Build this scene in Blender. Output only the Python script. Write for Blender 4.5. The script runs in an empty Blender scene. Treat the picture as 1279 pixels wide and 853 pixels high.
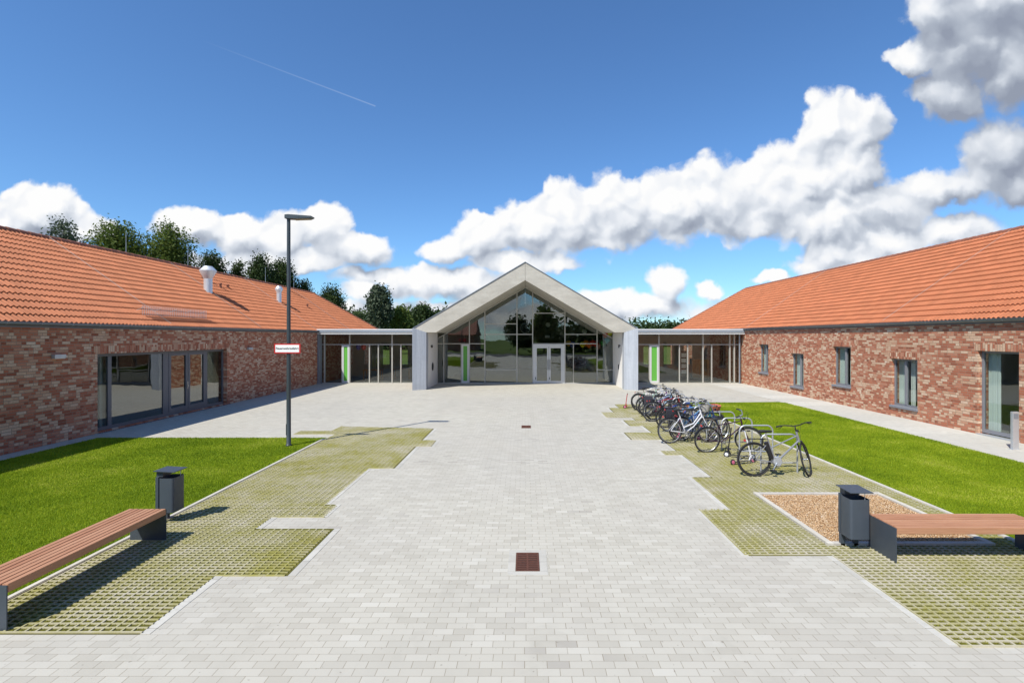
import bpy, bmesh, math, random
import numpy as np
from mathutils import Vector, Matrix
random.seed(7); RNG = np.random.default_rng(11)
sc = bpy.context.scene
COL = sc.collection
PI = math.pi
F, CX, HY, H = 625.0, 656.0, 421.0, 2.91      # measured lens / vanishing point / eye height

# ------------------------------------------------------------------ node helper
class NT:
    def __init__(s, tree): s.t = tree
    def new(s, typ, **k):
        n = s.t.nodes.new(typ)
        for a, v in k.items(): setattr(n, a, v)
        return n
    def put(s, sock, v):
        if isinstance(v, bpy.types.NodeSocket): s.t.links.new(v, sock)
        elif v is not None:
            if isinstance(v, (tuple, list)) and sock.type == 'RGBA' and len(v) == 3: v = (*v, 1)
            sock.default_value = v
    def m(s, op, a, b=None, c=None, clamp=False):
        n = s.new('ShaderNodeMath', operation=op, use_clamp=clamp)
        s.put(n.inputs[0], a); s.put(n.inputs[1], b)
        if c is not None: s.put(n.inputs[2], c)
        return n.outputs[0]
    def v(s, op, a, b=None, c=None, out=0):
        n = s.new('ShaderNodeVectorMath', operation=op)
        s.put(n.inputs[0], a)
        if b is not None: s.put(n.inputs[1], b)
        if c is not None: s.put(n.inputs[2], c)
        return n.outputs[out]
    def sep(s, a):
        n = s.new('ShaderNodeSeparateXYZ'); s.put(n.inputs[0], a); return n.outputs
    def comb(s, x=0, y=0, z=0):
        n = s.new('ShaderNodeCombineXYZ')
        for i, q in enumerate((x, y, z)): s.put(n.inputs[i], q)
        return n.outputs[0]
    def mix(s, f, a, b, mode='MIX'):
        n = s.new('ShaderNodeMix', data_type='RGBA', blend_type=mode)
        s.put(n.inputs[0], f); s.put(n.inputs[6], a); s.put(n.inputs[7], b); return n.outputs[2]
    def noise(s, vec, scale, detail=3, rough=.55, dist=0, out='Fac'):
        n = s.new('ShaderNodeTexNoise'); s.put(n.inputs['Vector'], vec)
        n.inputs['Scale'].default_value = scale; n.inputs['Detail'].default_value = detail
        n.inputs['Roughness'].default_value = rough; n.inputs['Distortion'].default_value = dist
        return n.outputs[out]
    def white(s, vec, out='Value'):
        n = s.new('ShaderNodeTexWhiteNoise', noise_dimensions='3D'); s.put(n.inputs['Vector'], vec); return n.outputs[out]
    def ramp(s, f, stops, interp='LINEAR'):
        n = s.new('ShaderNodeValToRGB'); r = n.color_ramp; r.interpolation = interp
        while len(r.elements) < len(stops): r.elements.new(1)
        for e, (p, c) in zip(r.elements, stops):
            e.position = p; e.color = (*c, 1) if len(c) == 3 else c
        s.put(n.inputs[0], f); return n.outputs[0]
    def rng(s, f, a, b, c=0., d=1., smooth=False):
        n = s.new('ShaderNodeMapRange', interpolation_type='SMOOTHSTEP' if smooth else 'LINEAR')
        for i, q in enumerate((f, a, b, c, d)): s.put(n.inputs[i], q)
        return n.outputs[0]
    def tc(s, which='Object'): return s.new('ShaderNodeTexCoord').outputs[which]
    def bump(s, h, strength=.5, dist=.01):
        n = s.new('ShaderNodeBump'); n.inputs['Strength'].default_value = strength
        n.inputs['Distance'].default_value = dist; s.put(n.inputs['Height'], h); return n.outputs[0]

def newmat(name):
    m = bpy.data.materials.new(name); m.use_nodes = True
    t = m.node_tree; p = t.nodes['Principled BSDF']; return m, NT(t), p
def setp(n, p, col=None, rough=None, metal=None, normal=None, spec=None):
    if col is not None: n.put(p.inputs['Base Color'], col)
    if rough is not None: n.put(p.inputs['Roughness'], rough)
    if metal is not None: n.put(p.inputs['Metallic'], metal)
    if normal is not None: n.put(p.inputs['Normal'], normal)
    if spec is not None: n.put(p.inputs['Specular IOR Level'], spec)

def plain(name, col, rough=.5, metal=0., var=.12, scale=6., bump=0., spec=None, world=False):
    m, n, p = newmat(name)
    g = n.new('ShaderNodeNewGeometry').outputs['Position'] if world else n.tc()
    a = n.noise(g, scale, 5, .6)
    c = n.mix(a, tuple(x*(1-var) for x in col), tuple(min(1, x*(1+var)) for x in col))
    setp(n, p, c, n.rng(n.noise(g, scale*2.3, 3), .2, .8, max(.02, rough-.08), min(1, rough+.08)), metal, spec=spec)
    if bump: setp(n, p, normal=n.bump(n.noise(g, scale*8, 4, .65), .6, bump))
    return m

M = {}
# ---- pavers ---------------------------------------------------------------
def m_paver():
    m, n, p = newmat('paver_concrete')
    x, y, z = n.sep(n.tc())
    x = n.m('ADD', x, 100); y = n.m('ADD', y, 100)
    ry = n.m('DIVIDE', y, .1); row = n.m('FLOOR', ry)
    sh = n.m('MULTIPLY', n.m('MODULO', n.m('MULTIPLY', row, 1), 2), .5)
    jit = n.m('MULTIPLY', n.m('SUBTRACT', n.white(n.comb(row, 3, 1)), .5), .10)
    rx = n.m('ADD', n.m('ADD', n.m('DIVIDE', x, .2), sh), jit); cx = n.m('FLOOR', rx)
    fx = n.m('MULTIPLY', n.m('SUBTRACT', rx, cx), .2); fy = n.m('MULTIPLY', n.m('SUBTRACT', ry, row), .1)
    ex = n.m('MINIMUM', fx, n.m('SUBTRACT', .2, fx)); ey = n.m('MINIMUM', fy, n.m('SUBTRACT', .1, fy))
    cell = n.comb(cx, row, 0)
    w = n.white(cell); w2 = n.white(n.comb(row, cx, 5))
    obj = n.tc()
    wob = n.m('MULTIPLY', n.m('SUBTRACT', n.noise(obj, 60, 2), .5), .0022)
    # lengthwise joints are tight and pale, cross joints open and darker
    jx = n.rng(n.m('ADD', ex, wob), .0016, .0042, 1, 0, True); jy = n.rng(n.m('ADD', ey, wob), .0009, .0032, .85, 0, True)
    jx = n.m('MULTIPLY', jx, n.rng(w2, 0, 1, .6, 1))
    joint = n.m('MAXIMUM', jx, jy)
    base = n.ramp(w, [(0, (.435, .412, .342)), (.25, (.470, .448, .376)), (.6, (.492, .470, .396)), (.93, (.514, .493, .418)), (1, (.545, .525, .452))])
    big = n.rng(n.noise(n.comb(cx, n.m('MULTIPLY', row, .5), 0), .045, 3, .6), .38, .62)
    base = n.mix(n.m('MULTIPLY', big, .35), base, (.415, .395, .355))
    pinkish = n.rng(n.noise(obj, .5, 3), .5, .75)
    base = n.mix(n.m('MULTIPLY', pinkish, .22), base, (.47, .425, .35))
    patch = n.m('MULTIPLY', n.rng(w2, .86, .9), n.rng(n.noise(obj, .33, 2), .5, .6))
    base = n.mix(n.m('MULTIPLY', patch, .45), base, (.31, .285, .25))
    fine = n.noise(obj, 260, 3, .7)
    base = n.mix(n.m('MULTIPLY', n.rng(fine, .3, .7), .22), base, (.30, .29, .275))
    stain = n.rng(n.noise(obj, 1.7, 5, .65, .6), .56, .72)
    base = n.mix(n.m('MULTIPLY', stain, .22), base, (.27, .255, .21))
    spk = n.rng(n.noise(obj, 21, 2, .5), .70, .74); base = n.mix(n.m('MULTIPLY', spk, .5), base, (.16, .14, .11))
    drag = n.rng(n.noise(n.v('MULTIPLY', obj, (1.0, .12, 1)), 1.3, 4, .6), .5, .68); base = n.mix(n.m('MULTIPLY', drag, .16), base, (.33, .31, .26))
    col = n.mix(n.m('MULTIPLY', joint, .86), base, n.mix(n.noise(obj, 3, 3), (.17, .14, .095), (.27, .235, .17)))
    h = n.m('ADD', n.m('MULTIPLY', n.m('SUBTRACT', 1, joint), 1), n.m('MULTIPLY', fine, .18))
    h = n.m('ADD', h, n.m('MULTIPLY', w, .3))
    setp(n, p, col, .82, normal=n.bump(h, .5, .003), spec=.25)
    return m
M['paver'] = m_paver()
def m_slab(name, c1, c2, L, axis):
    m, n, p = newmat(name)
    x, y, z = n.sep(n.tc()); u = n.m('ADD', (x, y)[axis], 100)
    r = n.m('DIVIDE', u, L); k = n.m('FLOOR', r); f = n.m('MULTIPLY', n.m('SUBTRACT', r, k), L)
    e = n.m('MINIMUM', f, n.m('SUBTRACT', L, f)); j = n.rng(e, .001, .004, 1, 0, True)
    w = n.white(n.comb(k, 2, 9)); obj = n.tc()
    c = n.mix(w, c1, c2); c = n.mix(n.m('MULTIPLY', n.rng(n.noise(obj, 5, 5, .7), .45, .7), .35), c, tuple(q*.62 for q in c1))
    c = n.mix(n.m('MULTIPLY', j, .8), c, (.14, .12, .09))
    setp(n, p, c, .85, normal=n.bump(n.m('ADD', n.noise(obj, 150, 3), n.m('MULTIPLY', j, -2)), .4, .003), spec=.2)
    return m
M['edging'] = m_slab('edging_concrete', (.44, .425, .375), (.53, .515, .46), .5, 1)
M['kerb'] = m_slab('kerb_concrete', (.50, .47, .40), (.60, .57, .50), 1.0, 1)
M['kerbx'] = m_slab('kerb_concrete_cross', (.48, .45, .40), (.58, .55, .50), 1.0, 0)
M['lattice'] = None
def m_lattice():
    m, n, p = newmat('grass_paver_concrete'); obj = n.tc()
    a = n.noise(obj, .55, 4, .6, .4); b = n.noise(obj, 14, 4, .7); c3 = n.noise(obj, 2.6, 4, .6)
    base = n.mix(b, (.36, .33, .24), (.56, .52, .41))
    mossy = n.m('ADD', n.m('MULTIPLY', a, .9), n.m('ADD', n.m('MULTIPLY', b, .55), n.m('MULTIPLY', c3, .5)))
    mossy = n.rng(mossy, .80, 1.14)
    c = n.mix(n.m('MULTIPLY', mossy, .82), base, n.mix(b, (.19, .18, .03), (.33, .31, .045)))
    setp(n, p, c, .9, normal=n.bump(n.noise(obj, 90, 4), .5, .004), spec=.1); return m
M['lattice'] = m_lattice()
def m_soil(name, c1, c2, sc_=9):
    m, n, p = newmat(name); obj = n.tc()
    c = n.mix(n.rng(n.noise(obj, sc_, 5, .7), .3, .7), c1, c2)
    setp(n, p, c, .95, normal=n.bump(n.noise(obj, 60, 4), .8, .01), spec=.05); return m
M['mosssoil'] = m_soil('moss_soil', (.075, .070, .020), (.16, .15, .03))
M['lawnsoil'] = m_soil('lawn_soil', (.09, .14, .012), (.15, .22, .016))
M['field'] = m_soil('field_grass', (.06, .095, .02), (.11, .15, .04), .08)
M['asphalt'] = plain('asphalt', (.06, .06, .062), .9, var=.25, scale=3, bump=.004)
def m_blade(name, stops, sc_=.6, trans=.35, stripe=False):
    m, n, p = newmat(name)
    g = n.new('ShaderNodeNewGeometry'); r = g.outputs['Random Per Island']
    big = n.noise(g.outputs['Position'], sc_, 4, .6)
    f = n.m('ADD', n.m('MULTIPLY', r, .55), n.m('MULTIPLY', n.rng(big, .33, .67), .45))
    c = n.ramp(f, stops)
    setp(n, p, c, .65, spec=.25)
    tr = n.new('ShaderNodeBsdfTranslucent'); n.put(tr.inputs[0], c)
    mx = n.new('ShaderNodeMixShader'); mx.inputs[0].default_value = trans
    n.t.links.new(p.outputs[0], mx.inputs[1]); n.t.links.new(tr.outputs[0], mx.inputs[2])
    n.t.links.new(mx.outputs[0], n.t.nodes['Material Output'].inputs[0]); return m
M['grass'] = m_blade('lawn_grass', [(0, (.095, .165, .005)), (.4, (.23, .33, .010)), (.75, (.38, .46, .022)), (1, (.62, .60, .13))])
M['moss'] = m_blade('moss_tufts', [(0, (.11, .13, .010)), (.5, (.25, .26, .016)), (1, (.42, .40, .03))], 1.1)
# ---- bricks ---------------------------------------------------------------
def m_brick(name, cw=.25, ch=.0775, vertical=False, seed=0.):
    m, n, p = newmat(name); obj = n.tc(); x, y, z = n.sep(obj)
    u = n.m('ADD', n.m('ADD', x, y), 200); v = n.m('ADD', z, 10 + seed)
    if vertical: u, v = v, u
    rv = n.m('DIVIDE', v, ch); row = n.m('FLOOR', rv)
    off = n.m('MULTIPLY', n.m('ROUND', n.m('MULTIPLY', n.white(n.comb(row, 7, seed)), 4)), .25)
    if vertical: off = 0.
    ru = n.m('ADD', n.m('DIVIDE', u, cw), off); cu = n.m('FLOOR', ru)
    fu = n.m('MULTIPLY', n.m('SUBTRACT', ru, cu), cw); fv = n.m('MULTIPLY', n.m('SUBTRACT', rv, row), ch)
    e1 = n.m('MINIMUM', fu, n.m('SUBTRACT', cw, fu)); e2 = n.m('MINIMUM', fv, n.m('SUBTRACT', ch, fv))
    e = n.m('MINIMUM', e1 if not vertical else n.m('ADD', e1, 1), e2)
    wob = n.m('MULTIPLY', n.m('SUBTRACT', n.noise(obj, 45, 3), .5), .006)
    j = n.rng(n.m('ADD', e, wob), .0035, .0085, 1, 0, True)
    # some headers: split a brick in two
    cell = n.comb(cu, row, seed); w = n.white(cell)
    split = n.m('GREATER_THAN', n.white(n.comb(row, cu, 3)), .72)
    half = n.m('MULTIPLY', split, n.m('GREATER_THAN', fu, cw*.5))
    w = n.m('FRACT', n.m('ADD', w, n.m('MULTIPLY', half, .37)))
    if not vertical:
        eh = n.m('ABSOLUTE', n.m('SUBTRACT', fu, cw*.5))
        j = n.m('MAXIMUM', j, n.m('MULTIPLY', split, n.rng(eh, .003, .008, 1, 0, True)))
    bl = n.noise(n.comb(n.m('MULTIPLY', cu, .5), n.m('MULTIPLY', row, .32), seed), 1.0, 2, .5)
    f = n.m('ADD', n.m('MULTIPLY', w, .58), n.m('MULTIPLY', n.rng(bl, .25, .75), .42))
    c = n.ramp(f, [(0, (.19, .060, .035)), (.20, (.31, .100, .055)), (.40, (.45, .155, .085)), (.52, (.49, .22, .135)),
                   (.62, (.55, .34, .22)), (.78, (.65, .46, .32)), (1, (.74, .60, .46))])
    face = n.noise(obj, 26, 5, .7, .5)
    c = n.mix(n.rng(face, .45, .75, 0, .5), c, (.25, .10, .07))
    c = n.mix(n.rng(n.noise(obj, 70, 3, .6), .55, .8, 0, .4), c, (.62, .50, .38))
    c = n.mix(j, c, n.mix(n.noise(obj, 30, 3), (.26, .19, .135), (.36, .28, .205)))
    hh = n.m('ADD', n.m('MULTIPLY', n.m('SUBTRACT', 1, j), 1), n.m('ADD', n.m('MULTIPLY', face, .55), n.m('MULTIPLY', w, .5)))
    setp(n, p, c, .88, normal=n.bump(hh, .8, .008), spec=.15); return m
M['brick'] = m_brick('facing_brick'); M['soldier'] = m_brick('soldier_brick', .25, .0775, True, .3)
# ---- roof tiles -----------------------------------------------------------
def m_tile(name, dz, z0, base=(.43, .155, .072)):
    m, n, p = newmat(name); obj = n.tc(); x, y, z = n.sep(obj)
    cu = n.m('FLOOR', n.m('DIVIDE', n.m('ADD', y, 100), .3)); row = n.m('FLOOR', n.m('DIVIDE', n.m('SUBTRACT', z, z0-.02), dz))
    w = n.white(n.comb(cu, row, 0))
    c = n.mix(w, tuple(q*.90 for q in base), tuple(q*1.09 for q in base))
    c = n.mix(n.rng(n.noise(obj, 1.2, 5, .65), .45, .75, 0, .3), c, tuple(q*.68 for q in base))
    c = n.mix(n.rng(n.noise(obj, 25, 4, .65), .5, .8, 0, .28), c, (.60, .30, .18))
    setp(n, p, c, .72, normal=n.bump(n.noise(obj, 60, 4), .3, .004), spec=.25); return m
M['ridge'] = plain('ridge_clay', (.26, .10, .06), .85, var=.45, scale=3, bump=.006)
# ---- concretes and metals -------------------------------------------------
def m_concrete(name, c1, c2, dirt, streak=(1.2, 1.2, .18), bands=0):
    m, n, p = newmat(name); obj = n.tc()
    s = n.v('MULTIPLY', obj, streak)
    a = n.noise(s, 3.2, 6, .68, .4); b = n.noise(obj, 11, 5, .7); g = n.noise(obj, .9, 4, .6)
    c = n.mix(n.rng(a, .3, .7), c1, c2); c = n.mix(n.rng(b, .5, .78, 0, .35), c, dirt)
    c = n.mix(n.rng(g, .45, .7, 0, .35), c, tuple(q*.8 for q in c1))
    setp(n, p, c, .8, normal=n.bump(n.m('ADD', b, n.m('MULTIPLY', a, .6)), .35, .01), spec=.2); return m
M['concrete'] = m_concrete('fair_faced_concrete', (.385, .365, .315), (.505, .485, .425), (.27, .25, .20), (.25, 1, 1.0))
M['pier'] = m_concrete('pier_concrete', (.33, .36, .40), (.47, .50, .54), (.24, .26, .31), (3, 3, .10))
M['white'] = plain('white_render', (.78, .77, .75), .85, var=.04, scale=1.5, bump=.002)
M['alu'] = plain('aluminium_frame', (.46, .45, .41), .42, .25, var=.06)
M['alulight'] = plain('light_door_frame', (.60, .61, .61), .4, .1, var=.05)
M['fascia'] = plain('white_fascia', (.72, .74, .76), .4, .1, var=.08, scale=1.5)
M['fasciagrey'] = plain('grey_fascia', (.33, .38, .43), .4, .2, var=.1, scale=1.5)
M['frame'] = plain('anthracite_window_frame', (.135, .14, .155), .42, .1, var=.08)
M['framelight'] = plain('grey_window_frame', (.21, .215, .235), .42, .1, var=.08)
M['zinc'] = plain('zinc_gutter', (.17, .19, .21), .38, .55, var=.25, scale=2)
M['pipe'] = plain('zinc_downpipe', (.28, .32, .37), .42, .5, var=.25, scale=3)
M['sill'] = plain('stone_sill', (.20, .21, .235), .7, var=.15, scale=12, bump=.002)
M['green'] = plain('green_panel', (.115, .40, .055), .45, var=.05)
M['galv'] = plain('galvanised_steel', (.52, .545, .57), .42, .55, var=.18, scale=9)
M['post'] = plain('anthracite_post', (.052, .068, .076), .42, .2, var=.15, scale=4)
M['box'] = plain('anthracite_sheet', (.062, .078, .098), .48, .15, var=.12, scale=5, bump=.001)
M['dark'] = plain('black_inside', (.012, .012, .013), .7, var=.2)
M['vent'] = plain('spun_aluminium', (.74, .76, .78), .42, .55, var=.03)
M['lampglass'] = plain('lamp_lens', (.30, .25, .15), .25, var=.4, scale=30)
M['iron'] = plain('rusty_iron', (.115, .045, .028), .8, .25, var=.5, scale=22, bump=.003)
M['black'] = plain('black_rubber', (.022, .022, .023), .75, var=.2)
M['blackm'] = plain('black_metal', (.028, .028, .031), .35, .3, var=.15)
M['chrome'] = plain('bare_alloy', (.60, .61, .62), .3, .85, var=.1)
M['red'] = plain('sign_red', (.50, .022, .022), .45, var=.04)
M['signwhite'] = plain('sign_white', (.82, .82, .82), .45, var=.02)
M['lettering'] = plain('black_lettering', (.015, .015, .017), .5, var=.02)
M['interior'] = plain('interior_plaster', (.52, .50, .43), .9, var=.08, scale=.8)
M['intdark'] = plain('interior_dark_timber', (.065, .055, .043), .7, var=.3, scale=2)
M['floorin'] = plain('interior_floor', (.24, .235, .225), .5, var=.1, scale=1)
M['curtain'] = plain('pale_curtain', (.70, .73, .69), .85, var=.07, scale=4)
M['blindwhite'] = plain('white_curtain', (.78, .76, .70), .85, var=.05, scale=4)
M['cable'] = plain('weathered_wire', (.36, .33, .31), .6, .3)
M['globe'] = plain('opal_globe', (.75, .75, .70), .3, var=.02)
def m_wood():
    m, n, p = newmat('oiled_hardwood'); obj = n.tc()
    g = n.new('ShaderNodeNewGeometry').outputs['Random Per Island']
    st = n.v('MULTIPLY', obj, (1.1, 28, 28)); a = n.noise(st, 2.2, 5, .65, .5); b = n.noise(n.v('MULTIPLY', obj, (3, 90, 90)), 2, 3, .6)
    c = n.mix(n.rng(a, .3, .7), (.29, .120, .060), (.49, .255, .145)); c = n.mix(n.rng(b, .5, .8, 0, .4), c, (.20, .07, .035))
    c = n.mix(n.m('MULTIPLY', g, .35), c, (.56, .33, .20))
    setp(n, p, c, .55, normal=n.bump(b, .35, .002), spec=.35); return m
M['wood'] = m_wood()
M['tablewood'] = plain('orange_beech', (.50, .24, .07), .5, var=.15)
def m_glass(name, tint, boost=1.3, base=.03, rough=.003):
    m, n, p = newmat(name); n.t.nodes.remove(p)
    ge = n.new('ShaderNodeNewGeometry'); pos = ge.outputs['Position']
    ci = n.m('ABSOLUTE', n.v('DOT_PRODUCT', ge.outputs['Incoming'], ge.outputs['Normal'], out=1))
    fr = n.m('MULTIPLY_ADD', n.m('POWER', n.m('SUBTRACT', 1, ci), 5), .96, .04)
    bmp = n.bump(n.noise(pos, .9, 2, .5), .12, .02)
    f = n.m('MULTIPLY_ADD', fr, boost, base, clamp=True)
    gl = n.new('ShaderNodeBsdfGlossy'); gl.inputs['Roughness'].default_value = rough; gl.inputs[0].default_value = (.93, .96, .97, 1)
    n.put(gl.inputs['Normal'], bmp)
    tr = n.new('ShaderNodeBsdfTransparent'); tr.inputs[0].default_value = (*tint, 1)
    mx = n.new('ShaderNodeMixShader'); n.put(mx.inputs[0], f)
    n.t.links.new(tr.outputs[0], mx.inputs[1]); n.t.links.new(gl.outputs[0], mx.inputs[2])
    n.t.links.new(mx.outputs[0], n.t.nodes['Material Output'].inputs[0]); return m
M['glass'] = m_glass('window_glass', (.84, .88, .87), 1.0, .03)
M['glasshall'] = m_glass('solar_glass', (.74, .78, .75), 1.3, .08)
M['glasslink'] = m_glass('clear_glass', (.80, .82, .79), .9, .025)
M['glasswing'] = m_glass('terrace_glass', (.42, .45, .45), 1.5, .13)
def m_gravel():
    m, n, p = newmat('gravel_chips'); r = n.new('ShaderNodeNewGeometry').outputs['Random Per Island']
    c = n.ramp(r, [(0, (.26, .14, .06)), (.3, (.52, .32, .16)), (.65, (.68, .47, .27)), (.9, (.78, .61, .40)), (1, (.82, .74, .60))])
    setp(n, p, c, .8, spec=.2); return m
M['gravel'] = m_gravel()
M['gravelbase'] = m_soil('gravel_base', (.20, .12, .06), (.36, .22, .12), 30)
M['bark'] = plain('bark', (.085, .068, .05), .95, var=.4, scale=8, bump=.02)
M['birchbark'] = plain('pale_bark', (.35, .33, .29), .9, var=.4, scale=6, bump=.01)
M['leafA'] = m_blade('leaf_mid_green', [(0, (.045, .075, .014)), (.5, (.10, .145, .026)), (1, (.20, .235, .05))], .35, .35)
M['leafB'] = m_blade('leaf_dark_green', [(0, (.018, .034, .012)), (.5, (.038, .066, .018)), (1, (.085, .12, .032))], .3, .3)
M['leafC'] = m_blade('leaf_grey_green', [(0, (.035, .055, .032)), (.5, (.070, .095, .055)), (1, (.13, .16, .095))], .4, .25)

# ------------------------------------------------------------------ mesh helper
class MB:
    def __init__(s): s.v = []; s.f = []
    def add(s, vs, fs):
        k = len(s.v); s.v += [tuple(q) for q in vs]; s.f += [tuple(i+k for i in f) for f in fs]; return s
    def box(s, x0, x1, y0, y1, z0, z1):
        return s.add([(x0,y0,z0),(x1,y0,z0),(x1,y1,z0),(x0,y1,z0),(x0,y0,z1),(x1,y0,z1),(x1,y1,z1),(x0,y1,z1)],
                     [(0,3,2,1),(4,5,6,7),(0,1,5,4),(1,2,6,5),(2,3,7,6),(3,0,4,7)])
    def prism(s, poly, axis, a, b):
        """poly of 2D points extruded along axis from a to b"""
        n = len(poly)
        def P(q, t): return {0: (t, q[0], q[1]), 1: (q[0], t, q[1]), 2: (q[0], q[1], t)}[axis]
        vs = [P(q, a) for q in poly] + [P(q, b) for q in poly]
        fs = [tuple(range(n)), tuple(range(2*n-1, n-1, -1))] + [(i, i+n, (i+1) % n + n, (i+1) % n) for i in range(n)]
        return s.add(vs, fs)
    def poly(s, pts): return s.add(pts, [tuple(range(len(pts)))])
    def tube(s, pts, r, n=8, cap=True):
        pts = [Vector(p) for p in pts]; rs = r if isinstance(r, (list, tuple)) else [r]*len(pts)
        vs = []; up = None
        for i, p in enumerate(pts):
            d = (pts[min(i+1, len(pts)-1)] - pts[max(i-1, 0)]).normalized()
            if up is None: up = d.orthogonal().normalized()
            up = (up - d*up.dot(d))
            up = up.normalized() if up.length > 1e-5 else d.orthogonal().normalized()
            w = d.cross(up)
            vs += [p + (up*math.cos(2*PI*k/n) + w*math.sin(2*PI*k/n))*rs[i] for k in range(n)]
        fs = [(i*n+k, i*n+(k+1) % n, (i+1)*n+(k+1) % n, (i+1)*n+k) for i in range(len(pts)-1) for k in range(n)]
        if cap: fs += [tuple(range(n-1, -1, -1)), tuple((len(pts)-1)*n+k for k in range(n))]
        return s.add(vs, fs)
    def lathe(s, prof, c=(0,0,0), n=20, axis=2):
        vs = []
        for r, h in prof:
            for k in range(n):
                a = 2*PI*k/n; q = (r*math.cos(a), r*math.sin(a), h)
                if axis == 1: q = (q[0], q[2], q[1])
                if axis == 0: q = (q[2], q[0], q[1])
                vs.append((q[0]+c[0], q[1]+c[1], q[2]+c[2]))
        fs = [(i*n+k, i*n+(k+1) % n, (i+1)*n+(k+1) % n, (i+1)*n+k) for i in range(len(prof)-1) for k in range(n)]
        fs += [tuple(range(n-1, -1, -1)), tuple((len(prof)-1)*n+k for k in range(n))]
        return s.add(vs, fs)
    def torus(s, c, R, r, n=40, m=8, squash=1.0):
        vs = []
        for i in range(n):
            a = 2*PI*i/n
            for k in range(m):
                b = 2*PI*k/m; q = R + r*math.cos(b)
                vs.append((c[0]+q*math.cos(a), c[1]+r*squash*math.sin(b), c[2]+q*math.sin(a)))
        fs = [(i*m+k, ((i+1) % n)*m+k, ((i+1) % n)*m+(k+1) % m, i*m+(k+1) % m) for i in range(n) for k in range(m)]
        return s.add(vs, fs)
    def xf(s, mat):
        s.v = [tuple(mat @ Vector(q)) for q in s.v]; return s
    def build(s, name, mat, parent=None, smooth=False, bevel=0, local=False, kind=None):
        me = bpy.data.meshes.new(name)
        off = Vector((0,0,0))
        if parent is not None and not local:
            q = parent
            while q is not None: off += q.location; q = q.parent
        me.from_pydata([tuple(Vector(q)-off) for q in s.v], [], s.f)
        bm = bmesh.new(); bm.from_mesh(me)
        bmesh.ops.recalc_face_normals(bm, faces=bm.faces)
        if bevel: bmesh.ops.bevel(bm, geom=bm.edges[:], offset=bevel, segments=2, affect='EDGES', clamp_overlap=True)
        bm.to_mesh(me); bm.free()
        if smooth:
            for q in me.polygons: q.use_smooth = True
            me.set_sharp_from_angle(angle=math.radians(40))
        me.materials.append(mat)
        o = bpy.data.objects.new(name, me); COL.objects.link(o)
        if parent is not None: o.parent = parent
        if kind: o['kind'] = kind
        return o
def tag(o, label, cat, group=None):
    o['label'] = label; o['category'] = cat
    if group: o['group'] = group
    return o
def thing(name, label, cat, loc=(0,0,0), group=None):
    o = bpy.data.objects.new(name, None); COL.objects.link(o); o.location = loc; o.empty_display_size = .2
    return tag(o, label, cat, group)
def rawmesh(name, V, faces_flat, nper, mat, parent=None, loc=(0,0,0)):
    """fast mesh of equal-sided faces from numpy arrays"""
    me = bpy.data.meshes.new(name); nv = len(V); nf = len(faces_flat)//nper
    me.vertices.add(nv); me.vertices.foreach_set('co', np.asarray(V, dtype=np.float32).ravel())
    me.loops.add(nf*nper); me.loops.foreach_set('vertex_index', np.asarray(faces_flat, dtype=np.int32))
    me.polygons.add(nf); me.polygons.foreach_set('loop_start', np.arange(0, nf*nper, nper, dtype=np.int32))
    me.update(calc_edges=True); me.materials.append(mat)
    o = bpy.data.objects.new(name, me); COL.objects.link(o); o.location = loc
    if parent is not None: o.parent = parent
    return o
def G(px, py):
    d = py-HY; return ((px-CX)/d*H, F*H/d)

# ------------------------------------------------------------------ ground
def sheet(name, x0, x1, y0, y1, z, mat):
    return MB().poly([(x0,y0,z),(x1,y0,z),(x1,y1,z),(x0,y1,z)]).build(name, mat, kind='structure')
sheet('ground', -900, 900, -500, 1500, -.012, M['field'])
sheet('plaza', -13.2, 13.9, -14, 34, 0, M['paver'])
sheet('road', -60, 60, -24, -14, -.006, M['asphalt'])

LX0, LX1 = -12.3, -5.76
RX0, RX1 = 7.0, 11.5
sheet('lawn_soil', LX0, LX1, -6, 14.45, .004, M['lawnsoil'])
MB().poly([(RX0, -6, .004), (RX1, -6, .004), (RX1-.1, 22.5, .004), (RX0, 22.1, .004)]).build('lawn_soil', M['lawnsoil'], kind='structure')
MB().poly([(11.56, -6, .004), (13.6, -6, .004), (13.6, 31.4, .004), (11.46, 31.4, .004)]).build('wall_path', m_slab('path_concrete', (.47, .46, .41), (.53, .52, .465), 1.25, 1), kind='structure')

def blades(name, fn, n, hmin, hmax, wmin, wmax, mat, lean=.6):
    P, S = fn(n); n = len(P)
    a = RNG.uniform(0, 2*PI, n); h = RNG.uniform(hmin, hmax, n); w = RNG.uniform(wmin, wmax, n)*S
    ca, sa = np.cos(a), np.sin(a); b = RNG.uniform(0, 2*PI, n); l = RNG.uniform(0, lean, n)*h
    V = np.empty((n, 3, 3))
    V[:,0,0] = P[:,0]-ca*w; V[:,0,1] = P[:,1]-sa*w; V[:,0,2] = P[:,2]
    V[:,1,0] = P[:,0]+ca*w; V[:,1,1] = P[:,1]+sa*w; V[:,1,2] = P[:,2]
    V[:,2,0] = P[:,0]+np.cos(b)*l; V[:,2,1] = P[:,1]+np.sin(b)*l; V[:,2,2] = P[:,2]+h
    o = rawmesh(name, V.reshape(-1, 3), np.arange(n*3), 3, mat); o['kind'] = 'stuff'; return o
def lawn_pts(x0, x1, y0, y1):
    def fn(n):
        # denser near the eye, wider blades farther off
        k = int(n*2.6); y = RNG.uniform(y0, y1, k); x = RNG.uniform(x0, x1, k)
        d = np.maximum(y, 6); keep = RNG.uniform(0, 1, k) < np.clip((7.5/d)**1.4, 0, 1)
        x, y, d = x[keep], y[keep], d[keep]
        return np.stack([x, y, np.full(len(x), .003)], 1), np.clip(d/7.5, 1, 2.6)
    return fn
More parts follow.
